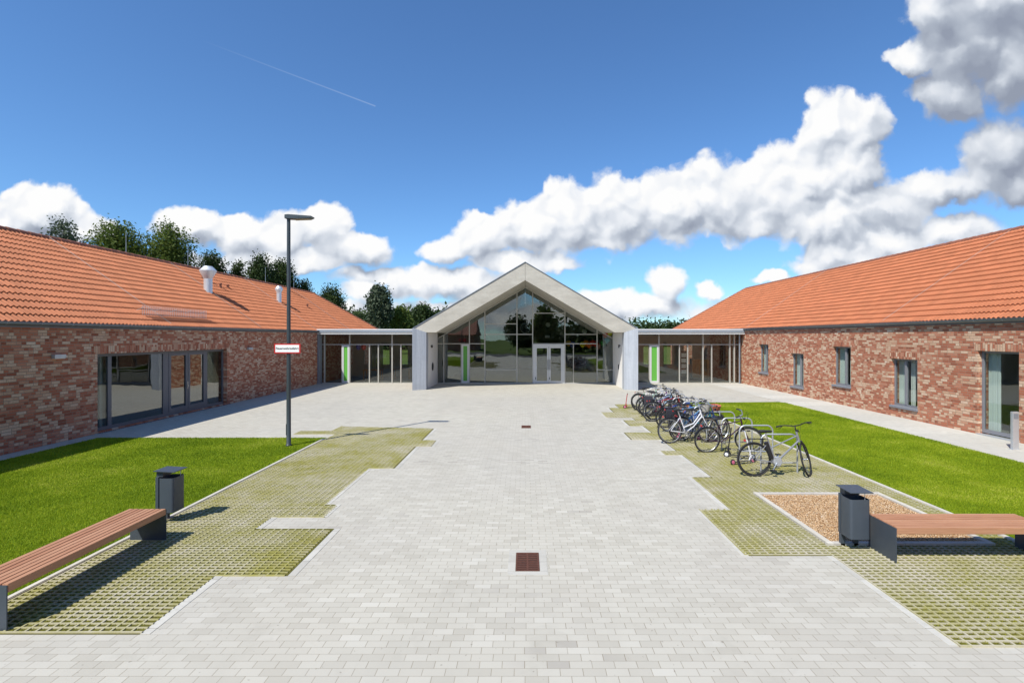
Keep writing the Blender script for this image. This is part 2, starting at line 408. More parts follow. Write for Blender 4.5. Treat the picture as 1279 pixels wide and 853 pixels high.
tag(blades('lawn_grass', lawn_pts(LX0-.03, LX1+.035, 4.2, 14.45), 210000, .014, .034, .0030, .0052, M['grass']), 'short sunlit lawn between the left brick wall and the bench', 'lawn')
tag(blades('lawn_grass', lawn_pts(RX0-.035, RX1+.02, 6.2, 22.2), 300000, .014, .034, .0030, .0052, M['grass']), 'short sunlit lawn between the bicycles and the right brick wall', 'lawn')

# kerbs
tag(MB().box(LX1+.002, LX1+.072, -6, 14.2, -.1, .035).build('lawn_kerb', M['kerb'], bevel=.008), 'thin pale concrete kerb along the left lawn', 'kerb')
tag(MB().box(RX0-.074, RX0-.002, -6, 22.1, -.1, .035).build('lawn_kerb', M['kerb'], bevel=.008), 'thin pale concrete kerb along the right lawn', 'kerb')

# grass-paver areas, outlines measured in metres
GL = [(-5.67, 4.9), (-3.78, 4.9), (-3.78, 6.1), (-2.9, 6.1), (-2.9, 7.6), (-4.1, 7.6), (-4.1, 8.1), (-3.3, 8.1), (-3.3, 8.7), (-3.5, 8.7),
      (-3.5, 11.1), (-2.9, 11.1), (-2.9, 13.3), (-2.5, 13.3), (-2.5, 14.1), (-2.9, 14.1), (-2.9, 15.9), (-6.0, 16.3), (-6.0, 15.5), (-6.9, 15.5), (-6.9, 15.0), (-5.67, 15.0)]
GR = [(6.92, 4.72), (4.1, 4.72), (4.1, 6.66), (2.98, 6.66), (2.98, 8.42), (3.46, 8.42), (3.46, 10.4), (3.87, 10.4), (3.87, 12.35), (3.46, 12.35),
      (3.46, 12.8), (3.86, 12.8), (3.86, 14.2), (3.0, 14.2), (3.0, 15.25), (3.85, 15.25), (3.85, 16.4), (3.42, 16.4), (3.42, 17.5), (3.85, 17.5), (3.85, 18.05),
      (2.98, 18.05), (2.98, 19.35), (3.42, 19.35), (3.42, 20.5), (3.85, 20.5), (3.85, 21.6), (6.92, 21.6)]
def inside(P, poly):
    x, y = P; c = False; n = len(poly)
    for i in range(n):
        x1, y1 = poly[i]; x2, y2 = poly[(i+1) % n]
        if (y1 > y) != (y2 > y) and x < (x2-x1)*(y-y1)/(y2-y1)+x1: c = not c
    return c
BX0, BX1, BY0, BY1 = 4.3, 6.47, 7.05, 9.2      # gravel bed
PXW, PYW = .105, .0735
def grass_paving(poly, label, hole=None, extra=None):
    zt = .016; lat = MB(); cells = []
    xs = [p[0] for p in poly]; ys = [p[1] for p in poly]
    i0, i1 = int(min(xs)/PXW)-2, int(max(xs)/PXW)+2; j0, j1 = int(min(ys)/PYW)-2, int(max(ys)/PYW)+2
    for j in range(j0, j1):
        run = None
        for i in range(i0, i1+1):
            c = ((i+.5)*PXW, (j+.5)*PYW)
            ok = i < i1 and inside(c, poly) and not (hole and hole[0] < c[0] < hole[1] and hole[2] < c[1] < hole[3])
            if ok:
                cells.append(c)
                if run is None: run = i
                if not (i % 6 == 0 and False):
                    xa = i*PXW - .010
                    lat.add([(xa, j*PYW, zt-.001), (xa+.020, j*PYW, zt-.001), (xa+.020, (j+1)*PYW, zt-.001), (xa, (j+1)*PYW, zt-.001),
                             (xa, j*PYW, 0), (xa+.020, j*PYW, 0), (xa+.020, (j+1)*PYW, 0), (xa, (j+1)*PYW, 0)],
                            [(0,1,2,3), (0,3,7,4), (1,5,6,2)])
            elif run is not None:
                x0, x1 = run*PXW-.012, i*PXW+.012
                k = max(1, int((x1-x0)/.5)); 
                for q in range(k):
                    xa, xb = x0+(x1-x0)*q/k, x0+(x1-x0)*(q+1)/k
                    y = j*PYW; dz = random.uniform(-.0015, .0015)
                    lat.add([(xa, y-.009, 0), (xb, y-.009, 0), (xa, y-.007, zt+dz), (xb, y-.007, zt+dz), (xa, y+.010, zt+dz), (xb, y+.010, zt+dz), (xa, y+.012, 0), (xb, y+.012, 0)],
                            [(0,1,3,2), (2,3,5,4), (4,5,7,6)])
                run = None
    lat.build('grass_paving', M['lattice'], kind='structure')
    MB().poly([(x, y, .0035) for x, y in poly]).build('grass_paving_soil', M['mosssoil'], kind='structure')
    C = np.array(cells)
    def fn(n):
        k = RNG.integers(0, len(C), n); p = C[k] + RNG.uniform(-.5, .5, (n, 2))*np.array([.082, .055])
        pat = np.sin(p[:,0]*2.3+1)*np.cos(p[:,1]*1.1)+RNG.normal(0, .7, n)
        p = p[pat > -.9]
        return np.stack([p[:,0], p[:,1], np.full(len(p), .003)], 1), np.clip(p[:,1]/7, 1, 2)
    tag(blades('moss', fn, len(cells)*22, .009, .019, .0024, .0048, M['moss'], .9), label, 'moss')
grass_paving(GL, 'yellow green moss growing in the left grid paving')
grass_paving(GR, 'yellow green moss growing in the right grid paving', (BX0-.09, BX1+.09, BY0-.09, BY1+.09))
# edging stones on the long sides
ed = MB()
for poly, sgn in ((GL, 1), (GR, -1)):
    n = len(poly)
    for i in range(n):
        (xa, ya), (xb, yb) = poly[i], poly[(i+1) % n]
        if abs(xa-xb) < .01 and abs(xa) < 5.6 and abs(ya-yb) > .35:
            x0, x1 = sorted((xa+.006*sgn, xa+.10*sgn)); ed.box(x0, x1, min(ya, yb)+.004, max(ya, yb)-.004, -.02, .0045)
ed.build('edging_strip', M['edging'], kind='structure')
# gravel bed
bed = thing('gravel_bed', 'square tan gravel bed with pale kerb behind the right bench', 'gravel bed', (BX0, BY0, 0))
MB().box(BX0-.08, BX0, BY0-.08, BY1+.08, -.05, .04).build('kerb', M['kerb'], bed); MB().box(BX1, BX1+.08, BY0-.08, BY1+.08, -.05, .04).build('kerb', M['kerb'], bed)
MB().box(BX0+.001, BX1-.001, BY0-.08, BY0, -.05, .038).build('kerb', M['kerbx'], bed); MB().box(BX0+.001, BX1-.001, BY1, BY1+.08, -.05, .038).build('kerb', M['kerbx'], bed)
MB().poly([(BX0, BY0, .006), (BX1, BY0, .006), (BX1, BY1, .006), (BX0, BY1, .006)]).build('bed_base', M['gravelbase'], bed)
def gravel():
    n = 26000; P = np.stack([RNG.uniform(BX0+.015, BX1-.015, n), RNG.uniform(BY0+.015, BY1-.015, n), RNG.uniform(.006, .024, n)], 1)
    o6 = np.array([(1,0,0),(-1,0,0),(0,1,0),(0,-1,0),(0,0,1),(0,0,-1)], float)
    S = RNG.uniform(.004, .013, (n, 1, 3))*np.array([1, 1, .6]); V = o6[None]*S
    a = RNG.uniform(0, 2*PI, n); c, s = np.cos(a)[:,None], np.sin(a)[:,None]
    X = V[:,:,0]*c-V[:,:,1]*s; Y = V[:,:,0]*s+V[:,:,1]*c; V = np.stack([X, Y, V[:,:,2]], 2)+P[:,None]
    t = np.array([0,2,4, 2,1,4, 1,3,4, 3,0,4, 2,0,5, 1,2,5, 3,1,5, 0,3,5])
    f = (np.arange(n)[:,None]*6+t[None]).ravel()
    o = rawmesh('gravel', V.reshape(-1,3), f, 3, M['gravel']); o['kind'] = 'stuff'; tag(o, 'tan and brown gravel chips lying in the square bed', 'gravel')
gravel()

# ------------------------------------------------------------------ brick wings
def wing(sg, XW, a, z0, t, Y1, Y0, openings, label):
    """sg -1 left / +1 right; courtyard wall face at x = sg*XW; openings: (ya, yb, za, zb)"""
    W = thing('brick_wing', label, 'building', (sg*XW, 15, 0), 'low brick wings with clay tiled roofs beside the plaza')
    def bx(mb, xa, xb, ya, yb, za, zb):
        xa, xb = sg*xa, sg*xb; mb.box(min(xa, xb), max(xa, xb), ya, yb, za, zb); return mb
    th = .36; zt = z0-.16; wall = MB(); XB = XW+2*a-.1
    ys = sorted({Y0+.1, Y1-.1} | {o[0] for o in openings} | {o[1] for o in openings})
    for ya, yb in zip(ys[:-1], ys[1:]):
        zs = [0.]; op = [o for o in openings if o[0] <= ya+1e-6 and o[1] >= yb-1e-6]
        if op:
            o = op[0]
            if o[2] > .03: bx(wall, XW, XW+th, ya, yb, -.1, o[2])
            bx(wall, XW, XW+th, ya, yb, o[3], zt)
        else: bx(wall, XW, XW+th, ya, yb, -.1, zt)
    bx(wall, XW+th, XB, Y1-.1-th, Y1-.1, -.1, zt); bx(wall, XW+th, XB, Y0+.1, Y0+.1+th, -.1, zt)
    bx(wall, XB-th, XB, Y0+.1+th, Y1-.1-th, -.1, zt)
    wo = wall.build('wall', M['brick'], W)
    # weld coplanar seams are inside the mesh; ceiling closes the rooms
    fl = MB(); bx(fl, XW+th, XB-th, Y0+.46, Y1-.46, .01, .03); fl.build('floor', M['floorin'], W)
    ce = MB(); bx(ce, XW+th, XB-th, Y0+.46, Y1-.46, zt-.4, zt-.32); ce.build('ceiling', M['interior'], W)
    sp = MB(); bx(sp, XW+3.2, XW+3.3, Y0+.5, Y1-.5, .03, zt-.4)
    for yy in np.arange(Y0+4, Y1-2, 4.9): bx(sp, XW+th, XW+3.2, yy, yy+.1, .03, zt-.4)
    sp.build('partition', M['interior'], W)
    for (ya, yb, za, zb) in openings:
        s = MB(); bx(s, XW-.003, XW+.05, ya-.12, yb+.12, zb, zb+.24); s.build('lintel', M['soldier'], W)
    # roof courtyard slope as real pan tiles
    S = math.hypot(a, a*t); nrow = round(S/.335); ang = math.atan(t)
    L0, L1 = Y0, Y1; nu = int((L1-L0)/.03)
    u = np.linspace(L0, L1, nu+1); prof = .025*np.sin(2*PI*u/.15) + .011*np.sin(4*PI*u/.15+.8)
    jit = np.interp(u, np.arange(L0, L1+.3, .3), RNG.normal(0, .0022, len(np.arange(L0, L1+.3, .3))))
    rows = []
    ov = .07
    for r in range(nrow):
        w0 = -ov + (S+ov)*r/nrow; w1 = -ov + (S+ov)*(r+1)/nrow
        for w, hh in ((w0, .0), (w0+.001, .056), (w1-.02, .022)):
            h = hh + (prof if hh > 0 else prof*.3) + jit*(1 if hh > 0 else 0)
            x = XW + w*math.cos(ang) - h*math.sin(ang); z = z0 + w*math.sin(ang) + h*math.cos(ang)
            rows.append(np.stack([sg*x, u, z], 1))
    V = np.concatenate(rows); nr = len(rows); n1 = nu+1
    ii, jj = np.meshgrid(np.arange(nr-1), np.arange(nu), indexing='ij'); b = (ii*n1+jj).ravel()
    fq = np.stack([b, b+1, b+n1+1, b+n1], 1) if sg < 0 else np.stack([b, b+n1, b+n1+1, b+1], 1)
    V = V-np.array([sg*XW, 15, 0])
    TM = m_tile('clay_roof_tile', (S+ov)/nrow*math.sin(ang), z0)
    ro = rawmesh('roof', V, fq.ravel(), 4, TM, W)
    bm = bmesh.new(); bm.from_mesh(ro.data)
    for (yc, d) in ((Y1, 1), (Y0, -1)):       # cut along the two hips
        no = Vector((sg, d, 0)).normalized(); co = Vector((0, yc-15, 0))
        bmesh.ops.bisect_plane(bm, geom=bm.verts[:]+bm.edges[:]+bm.faces[:], plane_co=co, plane_no=no, clear_outer=True)
    bm.to_mesh(ro.data); bm.free()
    for q in ro.data.polygons: q.use_smooth = True
    ro.data.set_sharp_from_angle(angle=math.radians(38))
    # hip ends, back slope
    zr = z0+a*t; e = .02
    def P(x, y, z): return (sg*x, y, z)
    MB().poly([P(XW, Y1, z0+e), P(XW+a, Y1-a, zr+e), P(XW+2*a, Y1, z0+e)]).poly([P(XW, Y0, z0+e), P(XW+2*a, Y0, z0+e), P(XW+a, Y0+a, zr+e)]) \
        .poly([P(XW+2*a, Y1, z0+e), P(XW+a, Y1-a, zr+e), P(XW+a, Y0+a, zr+e), P(XW+2*a, Y0, z0+e)]).build('rear_roof', TM, W)
    # ridge and hip caps
    def caps(p, q, name='ridge_tile', r=.10):
        p, q = Vector(p), Vector(q); L = (q-p).length; k = int(L/.38); mb = MB(); d = (q-p)/k
        for i in range(k):
            s0 = p+d*i; s1 = p+d*(i+1.12)
            mb.tube([s0, s1], [r*1.12, r*.92], 10)
        return mb.build(name, M['ridge'], ro, smooth=True)
    caps(P(XW+a, Y0+a, zr+.0), P(XW+a, Y1-a, zr+.0)); caps(P(XW+.02, Y1-.02, z0+.03), P(XW+a, Y1-a, zr+.01)).name = 'hip_tile'
    # gutter: half round trough with front bead and joints
    g = MB(); R = .075; xc = XW-.085; zc = z0-.035
    n = 9; prof = [(xc - R*math.cos(PI*k/(n-1)), zc - R*math.sin(PI*k/(n-1))) for k in range(n)]
    inner = [(xc - (R-.006)*math.cos(PI*k/(n-1)), zc - (R-.006)*math.sin(PI*k/(n-1))) for k in range(n)][::-1]
    g.prism([(sg*x, z) for x, z in prof+inner], 1, Y0, Y1-.0)
    g.tube([P(xc-R, Y0, zc+.004), P(xc-R, Y1, zc+.004)], .011, 6)
    gu = g.build('gutter', M['zinc'], W, smooth=True)
    j = MB()
    for yy in np.arange(Y0+.5, Y1, .9): 
        pr = [(sg*(xc-(R+.004)*math.cos(PI*k/8)), zc-(R+.004)*math.sin(PI*k/8)) for k in range(9)]
        j.prism(pr+[(sg*(xc+.07), zc+.01)], 1, yy, yy+.022)
    j.build('gutter_bracket', M['pipe'], gu, smooth=False)['kind'] = 'stuff'
    bd = MB(); bx(bd, XW+.002, XW+.2, Y0+.1, Y1-.1, zt, z0-.0); bd.build('eaves_board', M['zinc'], W)
    return W, bx, ro

ZL, TL, AL = 3.32, .708, 4.49
LOP = [(15.09, 21.65, .04, 2.40)]
WL, bxL, roL = wing(-1, 12.9, AL, ZL, TL, 45.3, -8., LOP, 'shaded brick wing with clay tiled roof on the left of the plaza')
ZR, TR, AR = 3.46, .71, 4.93
ROP = [(28.0, 29.1, .86, 2.50), (24.45, 25.6, .40, 2.09), (20.9, 22.1, .80, 2.50), (17.35, 18.6, .38, 2.12), (13.78, 15.04, .03, 2.50)]
WR, bxR, roR = wing(1, 13.6, AR, ZR, TR, 46.9, -8., ROP, 'sunlit brick wing with clay tiled roof on the right of the plaza')

# right wing windows ---------------------------------------------------------
def win_right(i, ya, yb, za, zb, door=False):
    X = 13.6+.12; w = .065
    root = MB(); x0, x1 = X, X+.07
    root.box(x0, x1, ya+.002, ya+w, za+.03, zb-.002).box(x0, x1, yb-w, yb-.002, za+.03, zb-.002)
    root.box(x0, x1, ya+w, yb-w, za+.03, za+.03+w*(1.6 if door else 1)).box(x0, x1, ya+w, yb-w, zb-w, zb-.002)
    mid = None
    if i == 3: mid = ya+.55*(yb-ya)
    if i in (0, 1, 2): mid = ya+(.42 if i != 1 else .40)*(yb-ya)
    if mid: root.box(x0-.01, x1, mid-.045, mid+.045, za+.03+w, zb-w)
    fr = root.build('door' if door else 'window', M['framelight'], WR)
    gl = MB().box(X+.03, X+.045, ya+w, yb-w, za+.03+w, zb-w); gl.build('glass', M['glass'], fr)
    c = MB(); n = 26; y0, y1 = (mid+.05, yb-.03) if mid else (yb-.42, yb-.04)
    if i in (0, 2, 3): y0, y1 = mid+.26, yb-.02
    pts = [(13.6+.30+.02*math.sin(k*1.7), y0+(y1-y0)*k/n) for k in range(n+1)]
    c.prism(pts+[(p[0]+.008, p[1]) for p in pts[::-1]], 2, za+.08, zb-.05)
    c.build('curtain', M['curtain'], fr)
    if i in (1, 2, 3):
        c = MB(); y0, y1 = (mid-.22, mid-.03); pts = [(13.6+.30+.012*math.sin(k*2.1), y0+(y1-y0)*k/8) for k in range(9)]
        c.prism(pts+[(p[0]+.008, p[1]) for p in pts[::-1]], 2, za+.08, zb-.05); c.build('curtain', M['blindwhite'], fr)
    if not door: MB().box(13.6-.06, 13.6+.12, ya-.03, yb+.03, za-.05, za+.028).build('sill', M['sill'], fr, bevel=.004)
    else:
        MB().box(13.6-.05, 13.6+.12, ya+.002, yb-.002, .006, .03).build('threshold', M['galv'], fr)
        MB().box(X-.03, X, ya+.02, ya+.05, .98, 1.12).build('handle', M['chrome'], fr)
for i, o in enumerate(ROP): win_right(i, *o, door=(i == 4))
# left wing terrace glazing ---------------------------------------------------
def terrace():
    X = -12.9-.16; x0, x1 = X-.07, X; zb, zt = .04, 2.40; f = MB()
    f.box(x0, x1, 15.09, 21.65, zb, zb+.10).box(x0, x1, 15.09, 21.65, zt-.09, zt-.002)
    for ya, yb in ((15.095, 15.16), (15.66, 15.80), (18.05, 18.33), (20.42, 20.56), (21.57, 21.645)): f.box(x0, x1, ya, yb, zb+.10, zt-.09)
    w = f.build('window', M['frame'], WL)
    for k, (ya, yb) in enumerate(((15.16, 15.66), (15.80, 18.05), (20.56, 21.57))):
        MB().box(X-.04, X-.025, ya, yb, zb+.10, zt-.09).build('glass', M['glass'] if k == 0 else M['glasswing'], w)
    for ya, yb in ((18.33, 19.36), (19.38, 20.42)):
        d = MB().box(X-.06, X+.012, ya+.003, ya+.11, zb+.1, zt-.092).box(X-.06, X+.012, yb-.11, yb-.003, zb+.1, zt-.092) \
            .box(X-.06, X+.012, ya+.11, yb-.11, zb+.1, zb+.24).box(X-.06, X+.012, ya+.11, yb-.11, zt-.18, zt-.092).build('door', M['frame'], WL)
        MB().box(X-.04, X-.025, ya+.11, yb-.11, zb+.24, zt-.18).build('glass', M['glasswing'], d)
        if ya < 19: MB().box(X+.012, X+.05, yb-.07, yb-.045, .92, 1.2).box(X+.03, X+.05, yb-.07, yb+.0, 1.02, 1.05).build('handle', M['chrome'], d)
    for y0, y1, dx in ((20.9, 21.5, .35), (15.3, 15.6, .4)):
        c = MB(); n = 20; pts = [(-12.9-dx+.03*math.sin(k*1.5), y0+(y1-y0)*k/n) for k in range(n+1)]
        c.prism(pts+[(p[0]-.008, p[1]) for p in pts[::-1]], 2, .1, 2.3); c.build('curtain', M['curtain'] if dx == .35 else M['dark'], w)
terrace()
ch = thing('channel_drain', 'slotted steel drain channel below the left terrace glazing', 'drain', (-12.82, 18.4, 0))
MB().box(-12.895, -12.76, 15.0, 21.8, .001, .010).build('channel', M['galv'], ch)
c = MB()
for k in range(85): c.box(-12.875, -12.78, 15.04+k*.08, 15.04+k*.08+.045, .009, .0125)
c.build('grating', M['dark'], ch)['kind'] = 'stuff'
for y in (13.62, 23.2):
    w = MB().box(-12.9, -12.80, y, y+.34, 2.33, 2.43).build('wall_lamp', M['galv'], WL, bevel=.006)
    MB().box(-12.89, -12.81, y+.02, y+.32, 2.315, 2.33).build('lens', M['globe'], w)
for sg, X, W_, zz in ((-1, 12.86, WL, 3.3), (1, 13.42, WR, 3.4)):
    MB().tube([(sg*X, 31.32, 0.), (sg*X, 31.32, zz-.25), (sg*(X+.02), 31.30, zz-.12)], .05, 12).build('downpipe', M['pipe'], W_, smooth=True)
# roof furniture ----------------------------------------------------------------
def on_roof(sg, XW, z0, t, s): return sg*(XW+s), z0+t*s+.05
for Y in (18.2, 24.4, 30.8, 37.0):
    x0, za = on_roof(-1, 12.9, ZL, TL, -.02); x1, zb = on_roof(-1, 12.9, ZL, TL, AL)
    MB().tube([(x0, Y, za+.05), (x1, Y, zb+.05)], .008, 6).build('lightning_cable', M['cable'], WL)
for Y in (19.0, 30.7, 12.8):
    x0, za = on_roof(1, 13.6, ZR, TR, -.02); x1, zb = on_roof(1, 13.6, ZR, TR, AR)
    MB().tube([(x0, Y, za+.05), (x1, Y, zb+.05)], .007, 6).build('lightning_cable', M['cable'], WR)
for Y, h in ((21.8, 1.0), (25.8, 1.25), (27.1, .5), (33.5, 1.1), (37.6, 1.05)):
    zr = ZL+AL*TL
    MB().tube([(-12.9-AL, Y, zr), (-12.9-AL, Y, zr+h)], [.010, .006], 6).build('lightning_rod', M['galv'], WL)
def cowl(px_x, Y, s, r, h, R):
    x, z = on_roof(-1, 12.9, ZL, TL, s)
    st = MB().lathe([(r, -.25), (r, h*.52), (r*1.02, h*.55)], (x, Y, z), 24).build('roof_vent', M['vent'], roL, smooth=True)
    MB().lathe([(r*1.02, h*.50), (R*.62, h*.58), (R, h*.80), (R*1.0, h*.83), (R*.55, h*.98), (R*.5, h*1.0)], (x, Y, z), 28).build('cowl', M['vent'], st, smooth=True)
cowl(0, 24.3, 2.5, .185, 1.2, .37); cowl(0, 31.3, 2.5, .14, .95, .23)
x, z = on_roof(-1, 12.9, ZL, TL, 4.1)
MB().lathe([(.075, -.2), (.075, .62), (.10, .66), (.10, .86), (.05, .92)], (x, 35.9, z), 16).build('vent_pipe', plain('terracotta', (.42, .14, .075), .7), roL, smooth=True)
for (Y, s, h) in ((25.6, 3.6, .45), (26.1, 3.0, .22), (26.9, 3.1, .16), (34.9, 2.3, .2)):
    x, z = on_roof(-1, 12.9, ZL, TL, s)
    MB().lathe([(.06, -.1), (.06, h*.7), (.085, h*.72), (.085, h), (.03, h*1.08)], (x, Y, z), 14).build('vent_pipe', M['ridge'], roL, smooth=True)
sg_ = MB()
x, z = on_roof(-1, 12.9, ZL, TL, .42)
for k in range(8): sg_.box(x-.006, x+.006, 17.4, 20.9, z+.02+k*.045, z+.028+k*.045)
for k in range(36): sg_.box(x-.004, x+.004, 17.4+k*.1, 17.408+k*.1, z+.02, z+.345)
for k in range(5): sg_.tube([(x, 17.5+k*.82, z+.3), (x-.3, 17.5+k*.82, z+.17)], .01, 5)
sg_.build('snow_guard', M['galv'], WL)

# ------------------------------------------------------------------ entrance hall
HALL = thing('entrance_hall', 'gabled concrete entrance hall with tall glass front between the wings', 'building', (0, 31.5, 0))
zin = lambda x: 6.05-.581*abs(x)
chev = [(-6.16, 3.40), (0, 7.03), (6.16, 3.40), (5.48, 3.17), (4.94, 3.17), (0, 6.05), (-4.94, 3.17), (-5.48, 3.17)]
# front gable frame, made of the left and the right leaf with a joint at the apex
for s in (-1, 1):
    MB().prism([(s*6.16, 3.40), (s*.006, 7.03), (s*.006, 6.05), (s*4.94, 3.17), (s*5.48, 3.17)], 1, 27.70, 46).build('gable_frame', M['concrete'], HALL)
    # thin metal edge cap
    MB().prism([(s*6.2, 3.39), (0, 7.045), (0, 7.08), (s*6.2, 3.425)], 1, 27.66, 46.05).build('verge_cap', M['pipe'], HALL)
    # splayed pier
    pl = [(s*6.165, 27.32), (s*5.48, 27.69), (s*5.48, 28.25), (s*6.165, 28.25)]; zt = [3.395, 3.165, 3.165, 3.395]
    MB().add([(x, y, -.1) for x, y in pl]+[(x, y, z) for (x, y), z in zip(pl, zt)], [(0,3,2,1),(4,5,6,7),(0,1,5,4),(1,2,6,5),(2,3,7,6),(3,0,4,7)]).build('pier', M['pier'], HALL)
    xa, xb = sorted((s*5.50, s*6.12)); MB().box(xa, xb, 28.25, 31.44, -.1, 3.168).build('side_wall', M['white'], HALL)
    xa, xb = sorted((s*6.121, s*6.158)); MB().box(xa, xb, 28.26, 30.92, -.1, 3.168).build('brick_cladding', M['brick'], HALL)
    xa, xb = sorted((s*5.56, s*6.12)); MB().box(xa, xb, 31.44, 46, -.1, 3.168).build('side_wall', M['interior'], HALL)
# small fittings on the white reveals
MB().box(-5.50, -5.47, 29.15, 29.40, 2.30, 2.44).build('wall_fitting', M['blackm'], HALL); MB().box(-5.50, -5.46, 29.50, 29.56, 2.28, 2.44).build('wall_fitting', M['blackm'], HALL)
MB().tube([(-5.49, 29.7+.24*math.cos(a), 1.16+.24*math.sin(a)) for a in np.linspace(0, 2*PI, 25)], .018, 6).box(-5.50, -5.45, 29.62, 29.68, .98, 1.34).box(-5.50,-5.45,29.74,29.78,1.05,1.3).build('door_opener', M['blackm'], HALL)
MB().box(5.47, 5.50, 29.2, 29.42, 2.28, 2.46).build('wall_fitting', M['blackm'], HALL); MB().box(5.47, 5.50, 28.9, 29.06, 2.38, 2.45).build('wall_fitting', M['blackm'], HALL)
MB().box(5.46, 5.50, 29.35, 29.43, 1.02, 1.3).build('door_opener', M['blackm'], HALL)
MB().box(-5.56, 5.56, 45.9, 46, 0, 6).build('rear_wall', M['intdark'], HALL)
MB().box(-5.55, 5.55, 31.45, 45.9, .005, .02).build('floor', M['floorin'], HALL)
YG = 31.5
def zpx(py): return H+(HY-py)/19.84
def xpx(px): return (px-CX)/19.84
cols = [(-5.50, -5.12, []), (-5.12, -4.02, [2.49]), (-4.02, -3.51, [2.49]), (-3.51, -2.54, [2.49]), (-2.54, -.52, [.85, 3.08, 3.74]), (-.52, .47, [3.08]),
        (.47, 2.50, [2.49, 4.41]), (2.50, 3.03, [2.49]), (3.03, 4.52, [2.49]), (4.52, 5.52, [.85])]
fm = MB(); hw = .03
for x in (-5.12, -3.51, -2.54, -.52, .47, 2.50, 4.52): fm.box(x-hw, x+hw, YG-.05, YG+.10, 0, zin(abs(x)+hw)-.02)
fm.box(-4.02-hw, -4.02+hw, YG-.045, YG+.09, 0, 2.46); fm.box(3.03-.02, 3.03+.02, YG-.045, YG+.09, .05, 2.46)
fm.box(-5.5, .47-hw, YG-.048, YG+.08, 0, .05); fm.box(2.5+hw, 5.5, YG-.048, YG+.08, 0, .05)
for x0, x1, z in ((-5.5, -2.54, 2.49), (-2.54, .47, 3.08), (-2.54, -.52, 3.74), (-2.54, -.52, .85), (.47, 2.5, 2.49), (.47, 2.5, 4.41), (2.5, 4.52, 2.49), (2.5, 4.52, 3.08), (4.52, 5.5, .85)):
    fm.box(x0+.002, x1-.002, YG-.046, YG+.085, z-.025, z+.025)
for s in (-1, 1):    # sloping head of the glazing
    fm.prism([(s*5.5, zin(5.5)-.0), (0.0, 6.05), (0.0, 5.99), (s*5.5, zin(5.5)-.06)], 1, YG-.04, YG+.1)
fm.build('glazing_frame', M['alu'], HALL)
gp = [(-5.50, -5.12, 0, 9), (-5.12, -3.51, 2.49, 9), (-5.12, -4.02, 0, 2.49), (-3.51, -2.54, 0, 2.49), (-3.51, -2.54, 2.49, 9), (-2.54, -.52, 0, .85), (-2.54, -.52, .85, 3.08),
      (-2.54, -.52, 3.08, 3.74), (-2.54, -.52, 3.74, 9), (-.52, .47, 0, 3.08), (-.52, .47, 3.08, 9), (.47, 2.5, 2.49, 4.41), (.47, 2.5, 4.41, 9), (2.5, 3.03, 0, 2.49), (3.03, 4.52, 0, 2.49),
      (2.5, 4.52, 2.49, 3.08), (2.5, 4.52, 3.08, 9), (4.52, 5.5, 0, .85), (4.52, 5.5, .85, 9)]
for (x0, x1, z0, z1) in gp:
    top0, top1 = min(z1, zin(x0)), min(z1, zin(x1)); pts = [(x0, z0), (x1, z0), (x1, top1)]
    if x0 < 0 < x1 and z1 > 6: pts.append((0, 6.05))
    pts.append((x0, top0))
    dy = random.uniform(-.003, .003); dz = random.uniform(-.004, .004)
    cxm = (x0+x1)/2; czm = (z0+min(top0, top1))/2
    vs = [(x, YG+.02+dy*(x-cxm)+dz*(z-czm), z) for x, z in pts]; vb = [(x, y+.012, z) for x, y, z in vs]; n = len(vs)
    MB().add(vs+vb, [tuple(range(n)), tuple(range(2*n-1, n-1, -1))]).build('glass_pane', M['glasshall'], HALL)
def leaf(root_mat, par, x0, x1, z1, y, gm, green=False):
    b = .10
    d = MB().box(x0, x0+b, y-.04, y+.04, .02, z1).box(x1-b, x1, y-.04, y+.04, .02, z1).box(x0+b, x1-b, y-.04, y+.04, .02, .16).box(x0+b, x1-b, y-.04, y+.04, z1-.1, z1) \
        .build('door', root_mat, par)
    MB().box(x0+b, x1-b, y-.01, y+.005, .16, z1-.1).build('panel' if green else 'glass', gm, d)
    return d
e = MB().box(.50, .62, YG-.10, YG+.05, 0, 2.46).box(2.35, 2.47, YG-.10, YG+.05, 0, 2.46).box(.62, 2.35, YG-.10, YG+.05, 2.32, 2.46).build('door_frame', M['alulight'], HALL)
for k, (x0, x1) in enumerate(((.625, 1.475), (1.495, 2.345))):
    d = leaf(M['alulight'], HALL, x0, x1, 2.315, YG-.06, M['glasshall'])
    xh = x1-.05 if k == 0 else x0+.05
    MB().tube([(xh, YG-.16, .85), (xh, YG-.16, 1.5)], .014, 8).box(xh-.01, xh+.01, YG-.16, YG-.10, .9, .92).box(xh-.01, xh+.01, YG-.16, YG-.10, 1.43, 1.45).build('handle', M['blackm'], d)
    MB().box(x0+.01, x0+.05, YG-.105, YG-.10, .25, .4).build('hinge', M['blackm'], d)
leaf(M['alulight'], HALL, -3.99, -3.54, 2.45, YG-.05, M['green'], True)
MB().box(-5.48, 5.48, 31.38, 31.44, .001, .012).build('threshold', M['galv'], HALL)
